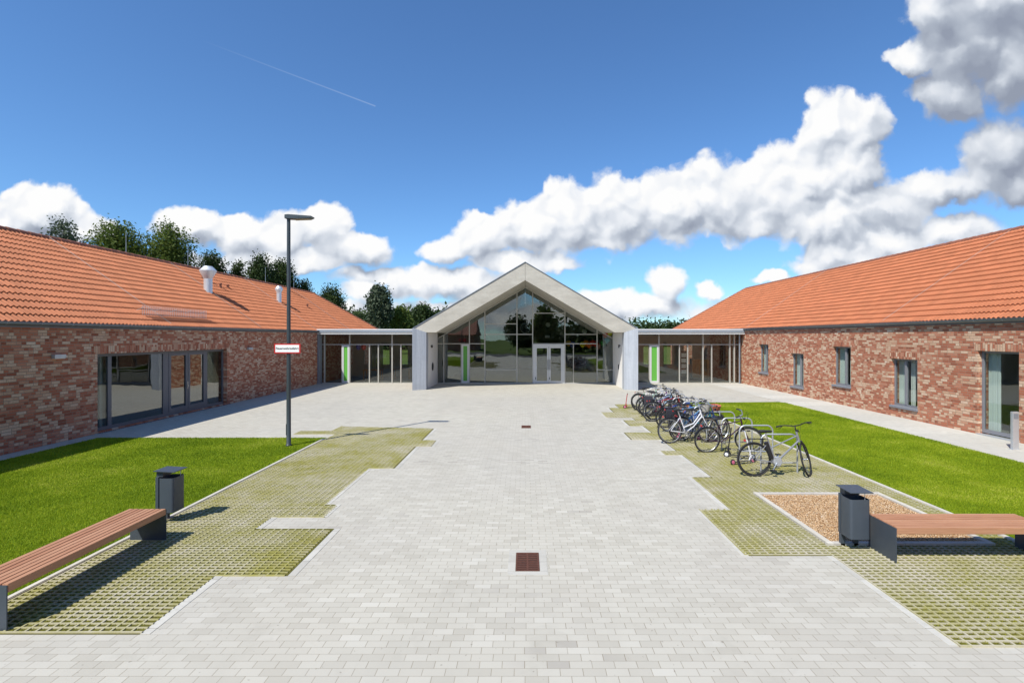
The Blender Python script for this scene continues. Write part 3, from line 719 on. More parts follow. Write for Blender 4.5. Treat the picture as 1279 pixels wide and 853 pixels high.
# dark cross wall inside with clock and exit sign
MB().box(-2.6, 5.5, 36.0, 36.2, 2.7, 4.6).build('gallery_front', M['intdark'], HALL)
def inroom(name, label, cat, mb, mat, group=None, smooth=False, par=None):
    o = mb.build(name, mat, par, smooth=smooth); return tag(o, label, cat, group) if par is None else o
ck = thing('wall_clock', 'round dark clock hanging behind the hall glazing near the ridge line', 'clock', (0, 35.9, 3.55))
MB().lathe([(.34, 0), (.36, .02), (.36, .05), (.33, .06)], (0, 35.9, 3.55), 32, 1).build('case', M['chrome'], ck, smooth=True)
MB().lathe([(.32, 0), (.32, .02)], (0, 35.86, 3.55), 32, 1).build('face', M['blackm'], ck)
MB().box(-.01, .01, 35.84, 35.85, 3.55, 3.78).box(0, .17, 35.84, 35.85, 3.54, 3.56).build('hand', M['signwhite'], ck)
tag(MB().box(1.42, 1.75, 35.86, 35.9, 2.86, 3.03).build('exit_sign', M['signwhite']), 'small white sign above the double door inside the hall', 'sign')
for k, (x, z) in enumerate(((-.36, 4.25), (1.55, 3.75), (4.05, 3.28))):
    p = thing('pendant_lamp', ['white globe lamp hanging highest beside the hall ridge', 'white globe lamp hanging over the glass double door', 'white globe lamp hanging lowest right of the double door'][k], 'lamp', (x, 34.2, z), 'globe lamps in the hall')
    MB().lathe([(.02, -.17), (.12, -.12), (.17, 0), (.12, .12), (.02, .17)], (x, 34.2, z), 16).build('globe', M['globe'], p, smooth=True)
    MB().tube([(x, 34.2, z+.15), (x, 34.2, 6.0-.581*abs(x))], .012, 5).build('cord', M['blackm'], p)
bl = [(2.75, 2.5, (.75, .45, .10)), (3.0, 2.42, (.12, .15, .50)), (3.65, 2.42, (.95, .72, .02)), (3.85, 2.5, (.95, .30, .02)), (4.05, 2.38, (.95, .18, .02)), (4.3, 2.52, (.85, .03, .03)), (4.5, 2.44, (.90, .05, .04)), (4.62, 2.3, (.90, .42, .42)),
      (5.1, 3.05, (.85, .08, .02)), (5.2, 2.68, (.02, .55, .75)), (5.35, 3.1, (.75, .80, .08)), (4.95, 2.5, (.15, .50, .15))]
cn = ['dull orange', 'navy blue', 'yellow', 'orange', 'deep orange', 'crimson', 'bright red', 'pale pink', 'red', 'turquoise', 'lime yellow', 'dark green']
wh = ['left of the cluster above the door side pane', 'beside the double door', 'at the left end of the cluster', 'second in the cluster', 'low in the middle of the cluster', 'high in the cluster', 'near the right end of the cluster', 'at the right end of the cluster',
      'beside the right reveal', 'low beside the right reveal', 'high in the right corner', 'lowest by the right mullion']
for (x, z, c), a_, b_ in zip(bl, cn, wh):
    k = '%s_balloon' % a_.replace(' ', '_')
    mt = plain(k, c, .3, var=.03)
    o = MB().lathe([(.01, -.2), (.03, -.185), (.12, -.1), (.20, .02), (.17, .13), (.08, .20), (.01, .215)], (x, 31.8, z), 14).build('balloon', mt, smooth=True)
    tag(o, '%s balloon %s in the hall' % (a_, b_), 'balloon', 'balloons hung inside the hall')

# ------------------------------------------------------------------ glass links
def link(name_label, X0, X1, full, part, door, greenx, sg):
    L = thing('glass_link', name_label, 'building', ((X0+X1)/2, 31.5, 0), 'flat roofed glass links beside the entrance hall')
    MB().box(X0, X1, 30.98, 37, 3.10, 3.20).build('roof_slab', M['interior'], L)
    MB().box(X0-.0, X1+.0, 30.93, 37.02, 3.201, 3.335).build('roof_edge', M['fasciagrey'], L)
    MB().box(X0-.02, X1+.02, 30.90, 37.04, 3.337, 3.405).box(X0, X1, 30.925, 30.977, 3.085, 3.12).build('fascia', M['fascia'], L)
    f = MB()
    for x in full: f.box(x-.035, x+.035, YG-.05, YG+.1, 0, 3.10)
    for x in part: f.box(x-.03, x+.03, YG-.045, YG+.09, .05, 2.43)
    f.box(X0, X1, YG-.044, YG+.085, 2.415, 2.465); f.box(X0, X1, YG-.044, YG+.085, 0, .05)
    f.build('glazing_frame', M['alu'], L)
    xs = sorted(set([X0]+full+part+[X1]))
    for a, b in zip(xs[:-1], xs[1:]):
        if not (door[0]-.05 < (a+b)/2 < door[1]+.05):
            MB().box(a, b, YG+.01, YG+.022, .05, 2.43).build('glass_pane', M['glasslink'], L)
    xs = sorted(set([X0]+full+[X1]))
    for a, b in zip(xs[:-1], xs[1:]): MB().box(a, b, YG+.01, YG+.022, 2.465, 3.1).build('glass_pane', M['glasslink'], L)
    leaf(M['alulight'], L, door[0], door[1], 2.40, YG-.02, M['green'], True)
    MB().box(X0, X1, YG+.15, 37, .005, .02).build('floor', M['floorin'], L)
    b = MB().box(X0, X1, 36.9, 37, 0, .9).box(X0, X1, 36.9, 37, 2.3, 3.1)
    for k in range(5): xx = X0+(X1-X0)*(k+.5)/5; b.box(xx-.5, xx+.35, 36.9, 37, .9, 2.3)
    b.build('rear_wall', M['interior'], L)
    if sg < 0: MB().box(X0+.002, X0+.12, 31.0, YG-.06, 0, 3.1).build('corner_post', M['pipe'], L)
    return L
link('flat roofed glass link left of the entrance hall', -12.88, -6.14, [-12.62, -11.04, -8.37], [-11.52, -9.80, -9.24, -7.82], (-11.50, -11.07), 0, -1)
link('flat roofed glass link right of the entrance hall', 6.14, 13.58, [8.41, 11.18, 12.87, 13.15], [7.81, 9.70, 10.22, 11.73], (7.84, 8.38), 0, 1)
def table(x, y, label, sc_=1.):
    t = thing('table', label, 'table', (x, y, 0), 'wooden tables in the left link')
    MB().box(x-.6, x+.6, y-.35, y+.35, .70, .74).build('tabletop', M['tablewood'], t)
    for a in (-.54, .54):
        for b in (-.3, .3): MB().box(x+a-.03, x+a+.03, y+b-.03, y+b+.03, .02, .70).build('leg', M['tablewood'], t)
table(-10.2, 33.6, 'orange wooden table in the left link beside the green panel'); table(-8.5, 34.6, 'orange wooden table in the left link near the entrance hall')
for x, z, c, nm, w in ((-10.8, 2.25, (.08, .1, .4), 'blue', 'left'), (-10.45, 2.25, (.6, .06, .05), 'red', 'right')):
    o = MB().lathe([(.01, -.2), (.12, -.1), (.165, .02), (.14, .12), (.07, .18), (.01, .195)], (x, 32.4, z), 14).build('balloon', plain(nm+'_link_balloon', c, .3), smooth=True)
    tag(o, '%s balloon in the left link, %s one of the pair' % (nm, w), 'balloon', 'balloons hung in the left link')
cb = thing('display_board', 'dark notice board with pale sheets inside the right link', 'notice board', (10.45, 33.2, 0))
MB().box(10.3, 10.75, 33.2, 33.25, .3, 2.0).build('board', M['intdark'], cb)
for k in range(4): MB().box(10.36, 10.68, 33.17, 33.198, .5+k*.36, .76+k*.36).build('sheet', M['signwhite'], cb)
c = thing('cupboard', 'pale wooden cupboard inside the right link by its brick end', 'cupboard', (12.1, 35, 0))
MB().box(11.6, 12.8, 34.8, 35.3, .02, 1.4).build('body', M['interior'], c); 
for a in (11.62, 12.21): MB().box(a, a+.56, 34.77, 34.798, .08, 1.36).build('door', M['tablewood'], c)

# ------------------------------------------------------------------ street lamp with sign
BL = (-6.32, 13.37)
lp = thing('street_lamp', 'tall anthracite lamp post with flat head on the left lawn edge', 'street lamp', (*BL, 0))
MB().lathe([(.075, 0), (.075, .04), (.058, .06), (.056, 1.2), (.050, 3.2), (.045, 6.12)], (*BL, 0), 20).build('pole', M['post'], lp, smooth=True)
MB().box(BL[0]-.05, BL[0]-.035, BL[1]-.055, BL[1]-.05, .3, .3+.3).build('service_door', M['post'], lp)
hd = MB().prism([(-6.39, 6.06), (-6.39, 6.16), (-6.30, 6.17), (-5.68, 6.125), (-5.66, 6.10), (-5.72, 6.065), (-6.2, 6.05)], 1, 13.27, 13.47).build('lamp_head', M['post'], lp, bevel=.006)
MB().prism([(-6.16, 6.047), (-5.74, 6.06), (-5.74, 6.05), (-6.16, 6.037)], 1, 13.285, 13.455).build('lens', M['lampglass'], hd)
sgn = thing('fire_access_sign', 'white sign with red border and black text on the lamp post', 'sign', (BL[0]-.02, 13.29, 2.78))
ys = 13.29; x0, x1, z0, z1 = -6.67, -5.97, 2.475, 2.735
MB().box(x0, x1, ys, ys+.006, z0, z1).build('plate', M['red'], sgn, bevel=.002)
MB().box(x0+.035, x1-.035, ys-.003, ys-.0005, z0+.033, z1-.033).build('panel', M['signwhite'], sgn)
fc = bpy.data.curves.new('lettering', 'FONT'); fc.body = 'Feuerwehrzufahrt'; fc.size = .084; fc.align_x = 'CENTER'; fc.align_y = 'CENTER'; fc.extrude = .001; fc.offset = .0016
fo = bpy.data.objects.new('lettering', fc); COL.objects.link(fo); fo.parent = sgn; fc.materials.append(M['lettering'])
fo.rotation_euler = (PI/2, 0, 0); _loc = (-6.32-sgn.location.x, ys-.0045-sgn.location.y, 2.607-sgn.location.z)
MB().tube([(BL[0]-.06, 13.37, 2.65), (BL[0], 13.305, 2.65), (BL[0]+.06, 13.37, 2.65)], .008, 5).tube([(BL[0]-.06, 13.37, 2.55), (BL[0], 13.305, 2.55), (BL[0]+.06, 13.37, 2.55)], .008, 5).build('clamp', M['galv'], sgn)
bpy.context.view_layer.update()
fme = bpy.data.meshes.new_from_object(fo.evaluated_get(bpy.context.evaluated_depsgraph_get())); COL.objects.unlink(fo); bpy.data.objects.remove(fo)
fo = bpy.data.objects.new('lettering', fme); COL.objects.link(fo); fo.parent = sgn; fo.rotation_euler = (PI/2, 0, 0); fo.location = _loc
if not fme.materials: fme.materials.append(M['lettering'])

# ------------------------------------------------------------------ benches (local: length along x, width along y)
def make_bench(name_label, L):
    b = thing('park_bench', name_label, 'bench', (0, 0, 0), 'wooden slatted benches on anthracite legs')
    W = .52; ns = 7; sw = (W-.012*(ns-1))/ns; s = MB()
    for k in range(ns):
        y0 = k*(sw+.012); zt = .462+random.uniform(-.001, .001)
        s2 = MB().box(.014, L-.014, y0, y0+sw, zt-.085 if k in (0, ns-1) else zt-.045, zt); s.add(s2.v, s2.f)
    s.build('seat', M['wood'], b, bevel=.004, local=True)
    for x in (0, L-.012): MB().box(x, x+.012, .0, W-.004, 0, .452).build('leg', M['box'], b, bevel=.002, local=True)
    f = MB().box(.2, .26, .06, W-.06, .36, .375).box(L-.26, L-.2, .06, W-.06, .36, .375)
    for y in (.09, W-.13): f.box(.012, L-.012, y, y+.04, .376, .40)
    f.build('seat_frame', M['box'], b, local=True)
    return b
BR = make_bench('wooden slatted bench in front of the gravel bed, right side', 2.04); BR.location = (4.765, 6.43, 0)
BLb = make_bench('wooden slatted bench along the kerb of the left lawn', 2.21); BLb.rotation_euler = (0, 0, PI/2); BLb.location = (-5.13, 4.95, 0)
# ------------------------------------------------------------------ litter bins
def make_bin(label, loc, rot):
    b = thing('litter_bin', label, 'litter bin', loc, 'anthracite litter bins beside the benches')
    # local: front at y=0 facing -y, width x 0..w, depth y 0..d
    w, d = .27, .28; t = .004; r = .035
    def rr(x0, x1, y0, y1, r, n=4):
        pts = []
        for cx, cy, a0 in ((x1-r, y0+r, -PI/2), (x1-r, y1-r, 0), (x0+r, y1-r, PI/2), (x0+r, y0+r, PI)):
            pts += [(cx+r*math.cos(a0+PI/2*k/n), cy+r*math.sin(a0+PI/2*k/n)) for k in range(n+1)]
        return pts
    o_, i_ = rr(0, w, 0, d-.05, r), rr(.006, w-.006, .006, d-.056, r-.004); n = len(o_)
    z0, z1 = .185, .718; m = MB()
    vs = [(x, y, z0) for x, y in o_]+[(x, y, z1) for x, y in o_]+[(x, y, z1) for x, y in i_]+[(x, y, z0+.05) for x, y in i_]
    fs = [tuple(range(n-1, -1, -1))]
    for k in range(3): fs += [(k*n+i, k*n+(i+1) % n, (k+1)*n+(i+1) % n, (k+1)*n+i) for i in range(n)]
    fs += [tuple(3*n+i for i in range(n))]
    m.add(vs, fs); m.build('body', M['box'], b, smooth=True, local=True)
    MB().box(.004, w-.004, d-.048, d, .19, .735).build('back_box', M['box'], b, bevel=.004, local=True)
    MB().box(.03, w-.03, d-.10, d-.002, .736, .812).build('lid_support', M['box'], b, local=True)
    MB().prism([(-.03, .813), (-.03, .823), (d+.02, .838), (d+.02, .828)], 0, -.02, w+.02).build('lid', M['box'], b, local=True, bevel=.002)
    MB().tube([(w-.06, .03, .60), (w-.06, .03, .815)], .005, 6).build('rod', M['galv'], b, local=True)
    for x in (.012, w-.075): MB().box(x, x+.062, d-.05, d-.004, 0, .19).build('leg', M['box'], b, local=True)
    MB().box(.04, w-.04, .05, d-.12, .50, .51).build('liner', M['dark'], b, local=True)
    b.rotation_euler = (0, 0, rot); return b
make_bin('anthracite litter bin beside the right bench', (4.385, 6.74, 0), 0)
make_bin('anthracite litter bin at the far end of the left bench', (-5.46, 7.76, 0), PI/2)
# light bollard by the right door, seen as a flat galvanised post
pb = thing('bollard', 'flat galvanised bollard by the right glass door', 'bollard', (12.68, 12.95, 0))
MB().box(12.60, 12.765, 12.93, 13.0, 0, .98).build('post', M['galv'], pb, bevel=.006)
MB().box(12.57, 12.795, 12.9, 13.03, 0, .012).build('base_plate', M['galv'], pb)
MB().box(12.62, 12.745, 12.925, 12.929, .80, .93).build('lens', M['pipe'], pb)
# gully grates
def grate(label, xc, y0, y1, w, ring):
    g = thing('drain_grate', label, 'drain', (xc, (y0+y1)/2, 0), 'rusty gully grates in the paving')
    x0, x1 = xc-w/2, xc+w/2
    MB().poly([(x0, y0, .0045), (x1, y0, .0045), (x1, y1, .0045), (x0, y1, .0045)]).build('shaft', M['dark'], g)
    m = MB().box(x0, x0+.022, y0, y1, 0, .012).box(x1-.022, x1, y0, y1, 0, .012).box(x0+.022, x1-.022, y0, y0+.022, 0, .012).box(x0+.022, x1-.022, y1-.022, y1, 0, .012)
    m.box(xc-.012, xc+.012, y0+.022, y1-.022, .002, .0118)
    k = 9; st = (y1-y0-.044)/k
    for i in range(k): m.box(x0+.022, xc-.012, y0+.022+i*st+st*.45, y0+.022+(i+1)*st, .002, .0105); m.box(xc+.012, x1-.022, y0+.022+i*st+st*.45, y0+.022+(i+1)*st, .002, .0105)
    m.build('grating', M['iron'], g)
    if ring:
        q = MB(); r = .1
        q.box(x0-r, x1+r, y0-r, y0-.003, -.02, .004).box(x0-r, x1+r, y1+.003, y1+r, -.02, .004).box(x0-r, x0-.003, y0, y1, -.02, .0042).box(x1+.003, x1+r, y0, y1, -.02, .0042)
        q.build('surround', M['edging'], g)
grate('large rusty gully grate in the foreground paving', .03, 6.22, 6.74, .30, True)
grate('small rusty gully grate farther back in the plaza', .03, 16.0, 16.45, .30, False)

# ------------------------------------------------------------------ bicycle stands
def hoop(label, y, x0=5.05, x1=5.83, h=.83):
    o = thing('bike_stand', label, 'bike stand', ((x0+x1)/2, y, 0), 'galvanised hoop stands in the bicycle row')
    r = .14; pts = [(x0, y, 0), (x0, y, h-r)]
    pts += [(x0+r-r*math.cos(a), y, h-r+r*math.sin(a)) for a in np.linspace(.25, PI/2, 6)]
    pts += [(x1-r+r*math.sin(a), y, h-r+r*math.cos(a)) for a in np.linspace(0, PI/2-.25, 6)]
    pts += [(x1, y, h-r), (x1, y, 0)]
    MB().tube(pts, .0175, 12).build('hoop', M['galv'], o, smooth=True)
    MB().tube([(x0, y, .22), (x1, y, .22)], .012, 8).build('rail', M['galv'], o, smooth=True)
    return o
ords = ['nearest', 'second nearest', 'third nearest', 'fourth nearest', 'fifth nearest', 'sixth nearest', 'seventh nearest', 'third from the far end of the row,', 'last but one', 'farthest']
for k in range(10): hoop('%s galvanised hoop stand in the bicycle row' % ords[k], 10.72+1.07*k)

# ------------------------------------------------------------------ bicycles (local: +x forward, z up, origin on the ground under the middle)
def arc(c, R, a0, a1, n=14): return [(c[0]+R*math.cos(a), c[1], c[2]+R*math.sin(a)) for a in np.linspace(a0, a1, n)]
def wheel_mesh(key, R, tyre, rimmat_key, cache={}):
    if key in cache: return cache[key]
    r = tyre
    a = MB().torus((0,0,0), R-r, r, 44, 8); b = MB().torus((0,0,0), R-2*r-.008, .013, 44, 6, .8); c = MB()
    n = 22
    for k in range(n):
        t = 2*PI*k/n; t2 = t+(.5 if k % 2 else -.5)
        y = .03 if k % 4 < 2 else -.03
        c.tube([(.018*math.cos(t2), y, .018*math.sin(t2)), ((R-2*r-.015)*math.cos(t), 0, (R-2*r-.015)*math.sin(t))], .0016, 3, False)
    c.lathe([(.018, -.045), (.022, -.03), (.014, 0), (.022, .03), (.018, .045)], (0,0,0), 10, 1)
    cache[key] = (a, b, c); return cache[key]
def paint(name, col): 
    if name not in M: M[name] = plain(name, col, .3, .15, var=.05)
    return M[name]
def add_wheel(root, hub, R, tyre, mat, rimmat):
    a, b, c = wheel_mesh((R, tyre), R, tyre, '')
    def put(mb, nm, mt, par):
        q = MB(); q.v = [tuple(mat @ (Vector(v)+Vector(hub))) for v in mb.v]; q.f = mb.f
        return q.build(nm, mt, par, smooth=True, local=True)
    w = put(a, 'wheel', M['black'], root); put(b, 'rim', rimmat, w); put(c, 'spokes', M['chrome'], w); return w
def bike(label, x, y, yaw, lean, steer, frame, style='diamond', s=1., rim='chrome', guards=True, rack=True, basket=None, saddle='black', ebike=False, bag=None, grips='black', light=True, fat=1.):
    root = thing('bicycle', label, 'bicycle', (x, y, 0), 'bicycles parked in the row of hoops')
    R = .342*s; rh = Vector((-.53*s, 0, R)); fh = Vector((.56*s, 0, R)); bb = Vector((-.10*s, 0, .285*s)); st = Vector((-.245*s, 0, .74*s))
    ht = Vector((.335*s, 0, .86*s)); hb = Vector((.375*s, 0, .70*s))
    ax = (ht-hb).normalized(); S = Matrix.Translation(hb) @ Matrix.Rotation(steer, 4, ax) @ Matrix.Translation(-hb); I = Matrix.Identity(4)
    fm_ = MB(); tr = .014
    if style == 'diamond': fm_.tube([st+(bb-st)*.03, ht+(hb-ht)*.2], tr, 8)
    elif style == 'mixte': fm_.tube([st+(bb-st)*.38, ht+(hb-ht)*.3], tr, 8)
    else: fm_.tube([bb+(st-bb)*.30, (bb+hb)/2+Vector((0, 0, .035)), ht+(hb-ht)*.35], .018, 8)
    fm_.tube([bb, hb+(ht-hb)*.08] if style != 'step' else [bb, (bb+hb)/2-Vector((0, 0, .05)), hb+(ht-hb)*.05], .021 if ebike else .016, 8)
    fm_.tube([bb, st], tr, 8); fm_.tube([hb-ax*.02, ht+ax*.03], .021, 10)
    for q in (-1, 1):
        fm_.tube([bb+Vector((0, .03*q, 0)), rh+Vector((0, .06*q, 0))], .010, 6); fm_.tube([st+Vector((0, .02*q, -.06*s)), rh+Vector((0, .06*q, 0))], .008, 6)
    fm_.lathe([(.028, -.036), (.028, .036)], tuple(bb), 12, 1)
    fm_.build('frame', frame, root, smooth=True, local=True)
    fk = MB()
    for q in (-1, 1): fk.tube([hb+Vector((.0, .045*q, -.01)), hb+(fh-hb)*.5+Vector((-.006, .05*q, 0)), fh+Vector((0, .05*q, 0))], [.016, .014, .009], 8)
    fk.tube([hb+Vector((0, -.055, -.005)), hb+Vector((0, .055, -.005))], .015, 8); fk.xf(S).build('fork', M['blackm'] if ebike else frame, root, smooth=True, local=True)
    add_wheel(root, rh, R, .0185 if s > .85 else .022, I, M[rim]); add_wheel(root, fh, R, .0185 if s > .85 else .022, S, M[rim])
    # handlebar
    top = ht+ax*.12*s; hbm = MB(); hbm.tube([ht, top, top+Vector((.05, 0, .02))], .013, 8)
    bc = top+Vector((.05, 0, .02)); sweep = -.09*s
    pts = [bc+Vector((sweep*1.5, -.31*s, .03)), bc+Vector((sweep*.3, -.2*s, .045)), bc+Vector((0, -.06, .01)), bc+Vector((0, .06, .01)), bc+Vector((sweep*.3, .2*s, .045)), bc+Vector((sweep*1.5, .31*s, .03))]
    hbm.tube(pts, .0115, 8); hbo = hbm.xf(S).build('handlebar', M['blackm'] if ebike else M['chrome'], root, smooth=True, local=True)
    gm = MB()
    for q in (0, 5):
        a_, b_ = Vector(pts[q]), Vector(pts[1 if q == 0 else 4]); d_ = (b_-a_)
        gm.tube([a_-d_*.08, a_+d_*.62], .0175, 8)
        gm.tube([a_+d_*.75+Vector((.01, 0, -.01)), a_+d_*.35+Vector((.05, 0, -.035)), a_+Vector((.055, 0, -.04))], .006, 5)
    gm.xf(S).build('grip', M[grips], hbo, smooth=True, local=True)
    cb_ = MB()
    for q in (-1, 1):
        cb_.tube([pts[1 if q < 0 else 4], bc+Vector((.13, .10*q, .05)), bc+Vector((.12, .03*q, -.12)), hb+Vector((.03, .03*q, 0))], .003, 4)
    cb_.xf(S).build('cable', M['black'], hbo, local=True)
    if light: MB().lathe([(.012, -.03), (.03, .0), (.033, .025), (.03, .03)], tuple(bc+Vector((.05, 0, -.10))), 10, 0).xf(S).build('front_lamp', M['blackm'], hbo, smooth=True, local=True)
    # saddle
    sp = st+(st-bb).normalized()*.13*s
    MB().tube([st, sp], .0135, 8).build('seat_post', M['chrome'], root, smooth=True, local=True)
    q = sp+Vector((.0, 0, .03)); sm = MB(); prof = [(-.14, .075, .012), (-.12, .085, .030), (-.05, .075, .034), (.03, .035, .028), (.11, .022, .024), (.14, .010, .012)]; vs = []
    for (xx, ww, hh) in prof:
        for a in np.linspace(0, 2*PI, 10, endpoint=False): vs.append((q.x+xx, q.y+ww*math.cos(a), q.z+hh*math.sin(a)))
    n = 10; fs = [(i*n+k, i*n+(k+1) % n, (i+1)*n+(k+1) % n, (i+1)*n+k) for i in range(5) for k in range(n)]+[tuple(range(n)), tuple(50+k for k in range(n))]
    sm.add(vs, fs).build('saddle', M[saddle], root, smooth=True, local=True)
    # drive train
    cr = MB().torus((bb.x, -.045, bb.z), .088*s, .005, 28, 6).lathe([(.05, -.003), (.05, .003)], (bb.x, -.045, bb.z), 16, 1).build('chainring', M['chrome'], root, smooth=True, local=True)
    a0 = random.uniform(0, 2*PI)
    for sd in (-1, 1):
        e_ = bb+Vector((.17*s*math.cos(a0)*sd, .06*sd, .17*s*math.sin(a0)*sd))
        MB().tube([bb+Vector((0, .055*sd, 0)), e_+Vector((0, .01*sd, 0))], .009, 6).build('crank', M['chrome'], cr, local=True)
        MB().box(e_.x-.045, e_.x+.045, min(e_.y, e_.y+.09*sd), max(e_.y, e_.y+.09*sd), e_.z-.011, e_.z+.011).build('pedal', M['black'], cr, local=True)
    cg = MB().tube([(bb.x, -.048, bb.z+.088*s), (rh.x, -.048, rh.z+.035)], .004, 4).tube([(bb.x, -.048, bb.z-.088*s), (rh.x+.03, -.048, rh.z-.05)], .004, 4).lathe([(.035, -.01), (.035, .01)], (rh.x, -.05, rh.z), 14, 1)
    cg.build('chain', M['blackm'], root, local=True)
    if ebike:
        MB().lathe([(.085, -.05), (.10, -.03), (.10, .03), (.085, .05)], (bb.x+.02, 0, bb.z+.02), 20, 1).build('motor', M['galv'], root, smooth=True, local=True)
        d_ = (st-bb).normalized(); nrm = Vector((-d_.z, 0, d_.x))
        c0 = bb+d_*.10+nrm*.06; MB().tube([c0, c0+d_*.36], .045, 10).build('battery', M['blackm'], root, smooth=True, local=True)
    if guards:
        for hub, mt, a_, b_, pr in ((rh, I, .25, 2.9, 'rear'), (fh, S, .55, 2.5, 'front')):
            p_ = arc(hub, R+.018, a_, b_, 16); g_ = MB(); vs = []
            for p in p_: vs += [(p[0], p[1]-.026, p[2]-.006), (p[0], p[1], p[2]+.006), (p[0], p[1]+.026, p[2]-.006)]
            g_.add(vs, [(3*i+k, 3*i+k+1, 3*i+k+4, 3*i+k+3) for i in range(15) for k in range(2)])
            o_ = g_.xf(mt).build('mudguard', M['blackm'], root, smooth=True, local=True)
        MB().tube([p_[-1], fh], .003, 4).xf(S).build('stay', M['chrome'], root, local=True)
    if rack:
        zr = R*2+.06; rk = MB()
        for q in (-1, 1):
            rk.tube([(st.x-.02, .06*q, zr), (rh.x-.16*s, .07*q, zr)], .006, 5); rk.tube([(rh.x-.05, .07*q, zr), (rh.x, .065*q, rh.z)], .005, 5)
        for k in range(4): rk.tube([(st.x-.06-.1*k*s, -.065, zr), (st.x-.06-.1*k*s, .065, zr)], .005, 5)
        rk.build('rack', M['blackm'], root, local=True)
        MB().box(rh.x-.18*s, rh.x-.165*s, -.04, .04, zr-.05, zr-.01).build('rear_reflector', M['red'], root, local=True)
        if bag is not None:
            for q in (-1, 1):
                ya, yb = sorted((.075*q, .21*q))
                MB().box(rh.x-.15, rh.x+.16, ya, yb, zr-.30, zr+.01).build('pannier', bag, root, bevel=.02, local=True)
    if basket is not None:
        c0 = bc+Vector((.15, 0, -.17)); MB().lathe([(.09, 0), (.105, .02), (.14, .17), (.145, .19), (.135, .19), (.10, .03)], tuple(c0), 18).xf(S).build('basket', basket, root, smooth=True, local=True)
    root.rotation_euler = (lean, 0, yaw)
    return root
R_ = math.radians
SIL = paint('silver_paint', (.24, .25, .27)); WSV = paint('white_silver_paint', (.55, .56, .6)); DRK = paint('dark_plum_paint', (.05, .02, .04)); TEA = paint('teal_paint', (.02, .16, .22)); BLU = paint('blue_paint', (.03, .09, .38))
REDp = paint('red_paint', (.42, .04, .04)); WHT = paint('white_paint', (.72, .72, .74)); BLK = paint('black_paint', (.02, .02, .025)); PUR = paint('purple_paint', (.16, .05, .25)); ORG = paint('orange_paint', (.62, .17, .06)); LBL = paint('light_blue_paint', (.18, .35, .55)); GRN = paint('mint_paint', (.25, .48, .38))
BSK = plain('coral_basket', (.52, .16, .09), .7, var=.3, scale=40); WBS = plain('pale_wicker', (.42, .40, .36), .8, var=.4, scale=50); DB = plain('dark_pannier', (.03, .03, .04), .7)
bike('silver electric bicycle nearest the bench, front wheel turned to the plaza', 5.34, 10.42, R_(-1), R_(-5), R_(52), SIL, 'mixte', 1.05, 'blackm', ebike=True, guards=False)
bike('dark plum bicycle second in the row with silver stem', 5.08, 12.62, R_(4), R_(6), R_(-28), DRK, 'diamond', .98, 'chrome')
bike('white step-through bicycle with pale wicker basket and large rear wheel', 4.50, 13.72, R_(5), R_(-5), R_(12), WHT, 'step', 1.02, 'chrome', basket=WBS)
bike('teal step-through bicycle with coral basket behind the white one', 4.92, 14.3, R_(10), R_(5), R_(-18), TEA, 'step', .97, 'chrome', basket=BSK)
bike('teal blue bicycle with dark panniers in the middle of the row', 4.95, 15.3, R_(-3), R_(6), R_(10), LBL, 'diamond', .98, 'chrome', bag=DB)
bike('royal blue bicycle just behind the teal blue one', 4.98, 16.05, R_(6), R_(-5), R_(15), BLU, 'diamond', .95, 'blackm')
bike('orange children\'s bicycle in the middle of the row', 5.15, 16.75, R_(-5), R_(6), R_(-20), ORG, 'mixte', .78, 'blackm', rack=False)
bike('red bicycle with thin black tyres, fourth from the far end', 5.02, 17.55, R_(3), R_(5), R_(-12), REDp, 'diamond', .97, 'blackm')
bike('black bicycle with wide handlebar, third from the far end', 4.98, 18.15, R_(-4), R_(-5), R_(22), BLK, 'diamond', 1., 'blackm', bag=DB)
bike('purple step-through bicycle last but one in the row', 5.0, 18.95, R_(5), R_(5), R_(-15), PUR, 'step', .97, 'chrome')
bike('white and silver bicycle at the far end of the row', 5.05, 19.75, R_(-3), R_(-5), R_(18), WSV, 'mixte', 1., 'blackm', basket=None)
bike('mint green small bicycle behind the farthest hoop stand', 5.1, 20.7, R_(4), R_(6), R_(-10), GRN, 'step', .85, 'chrome', rack=False)

bike('dark blue diamond frame bicycle between the white and the teal ones', 4.88, 14.0, R_(-2), R_(5), R_(20), paint('navy_paint', (.02, .05, .16)), 'diamond', 1., 'chrome')
bike('silver grey bicycle with black rims directly behind the coral basket', 5.12, 14.95, R_(7), R_(-6), R_(-15), SIL, 'diamond', 1., 'blackm')
bike('small bright blue bicycle with low frame in the middle of the row', 5.2, 15.75, R_(-6), R_(6), R_(25), paint('bright_blue_paint', (.03, .16, .55)), 'step', .8, 'chrome', rack=False)
bike('black step-through bicycle between the orange and the red ones', 4.9, 17.2, R_(2), R_(-5), R_(-22), BLK, 'step', 1., 'chrome')
bike('pale blue bicycle between the black one with panniers and the purple one', 5.05, 18.55, R_(-5), R_(5), R_(12), LBL, 'mixte', .97, 'chrome', bag=None)

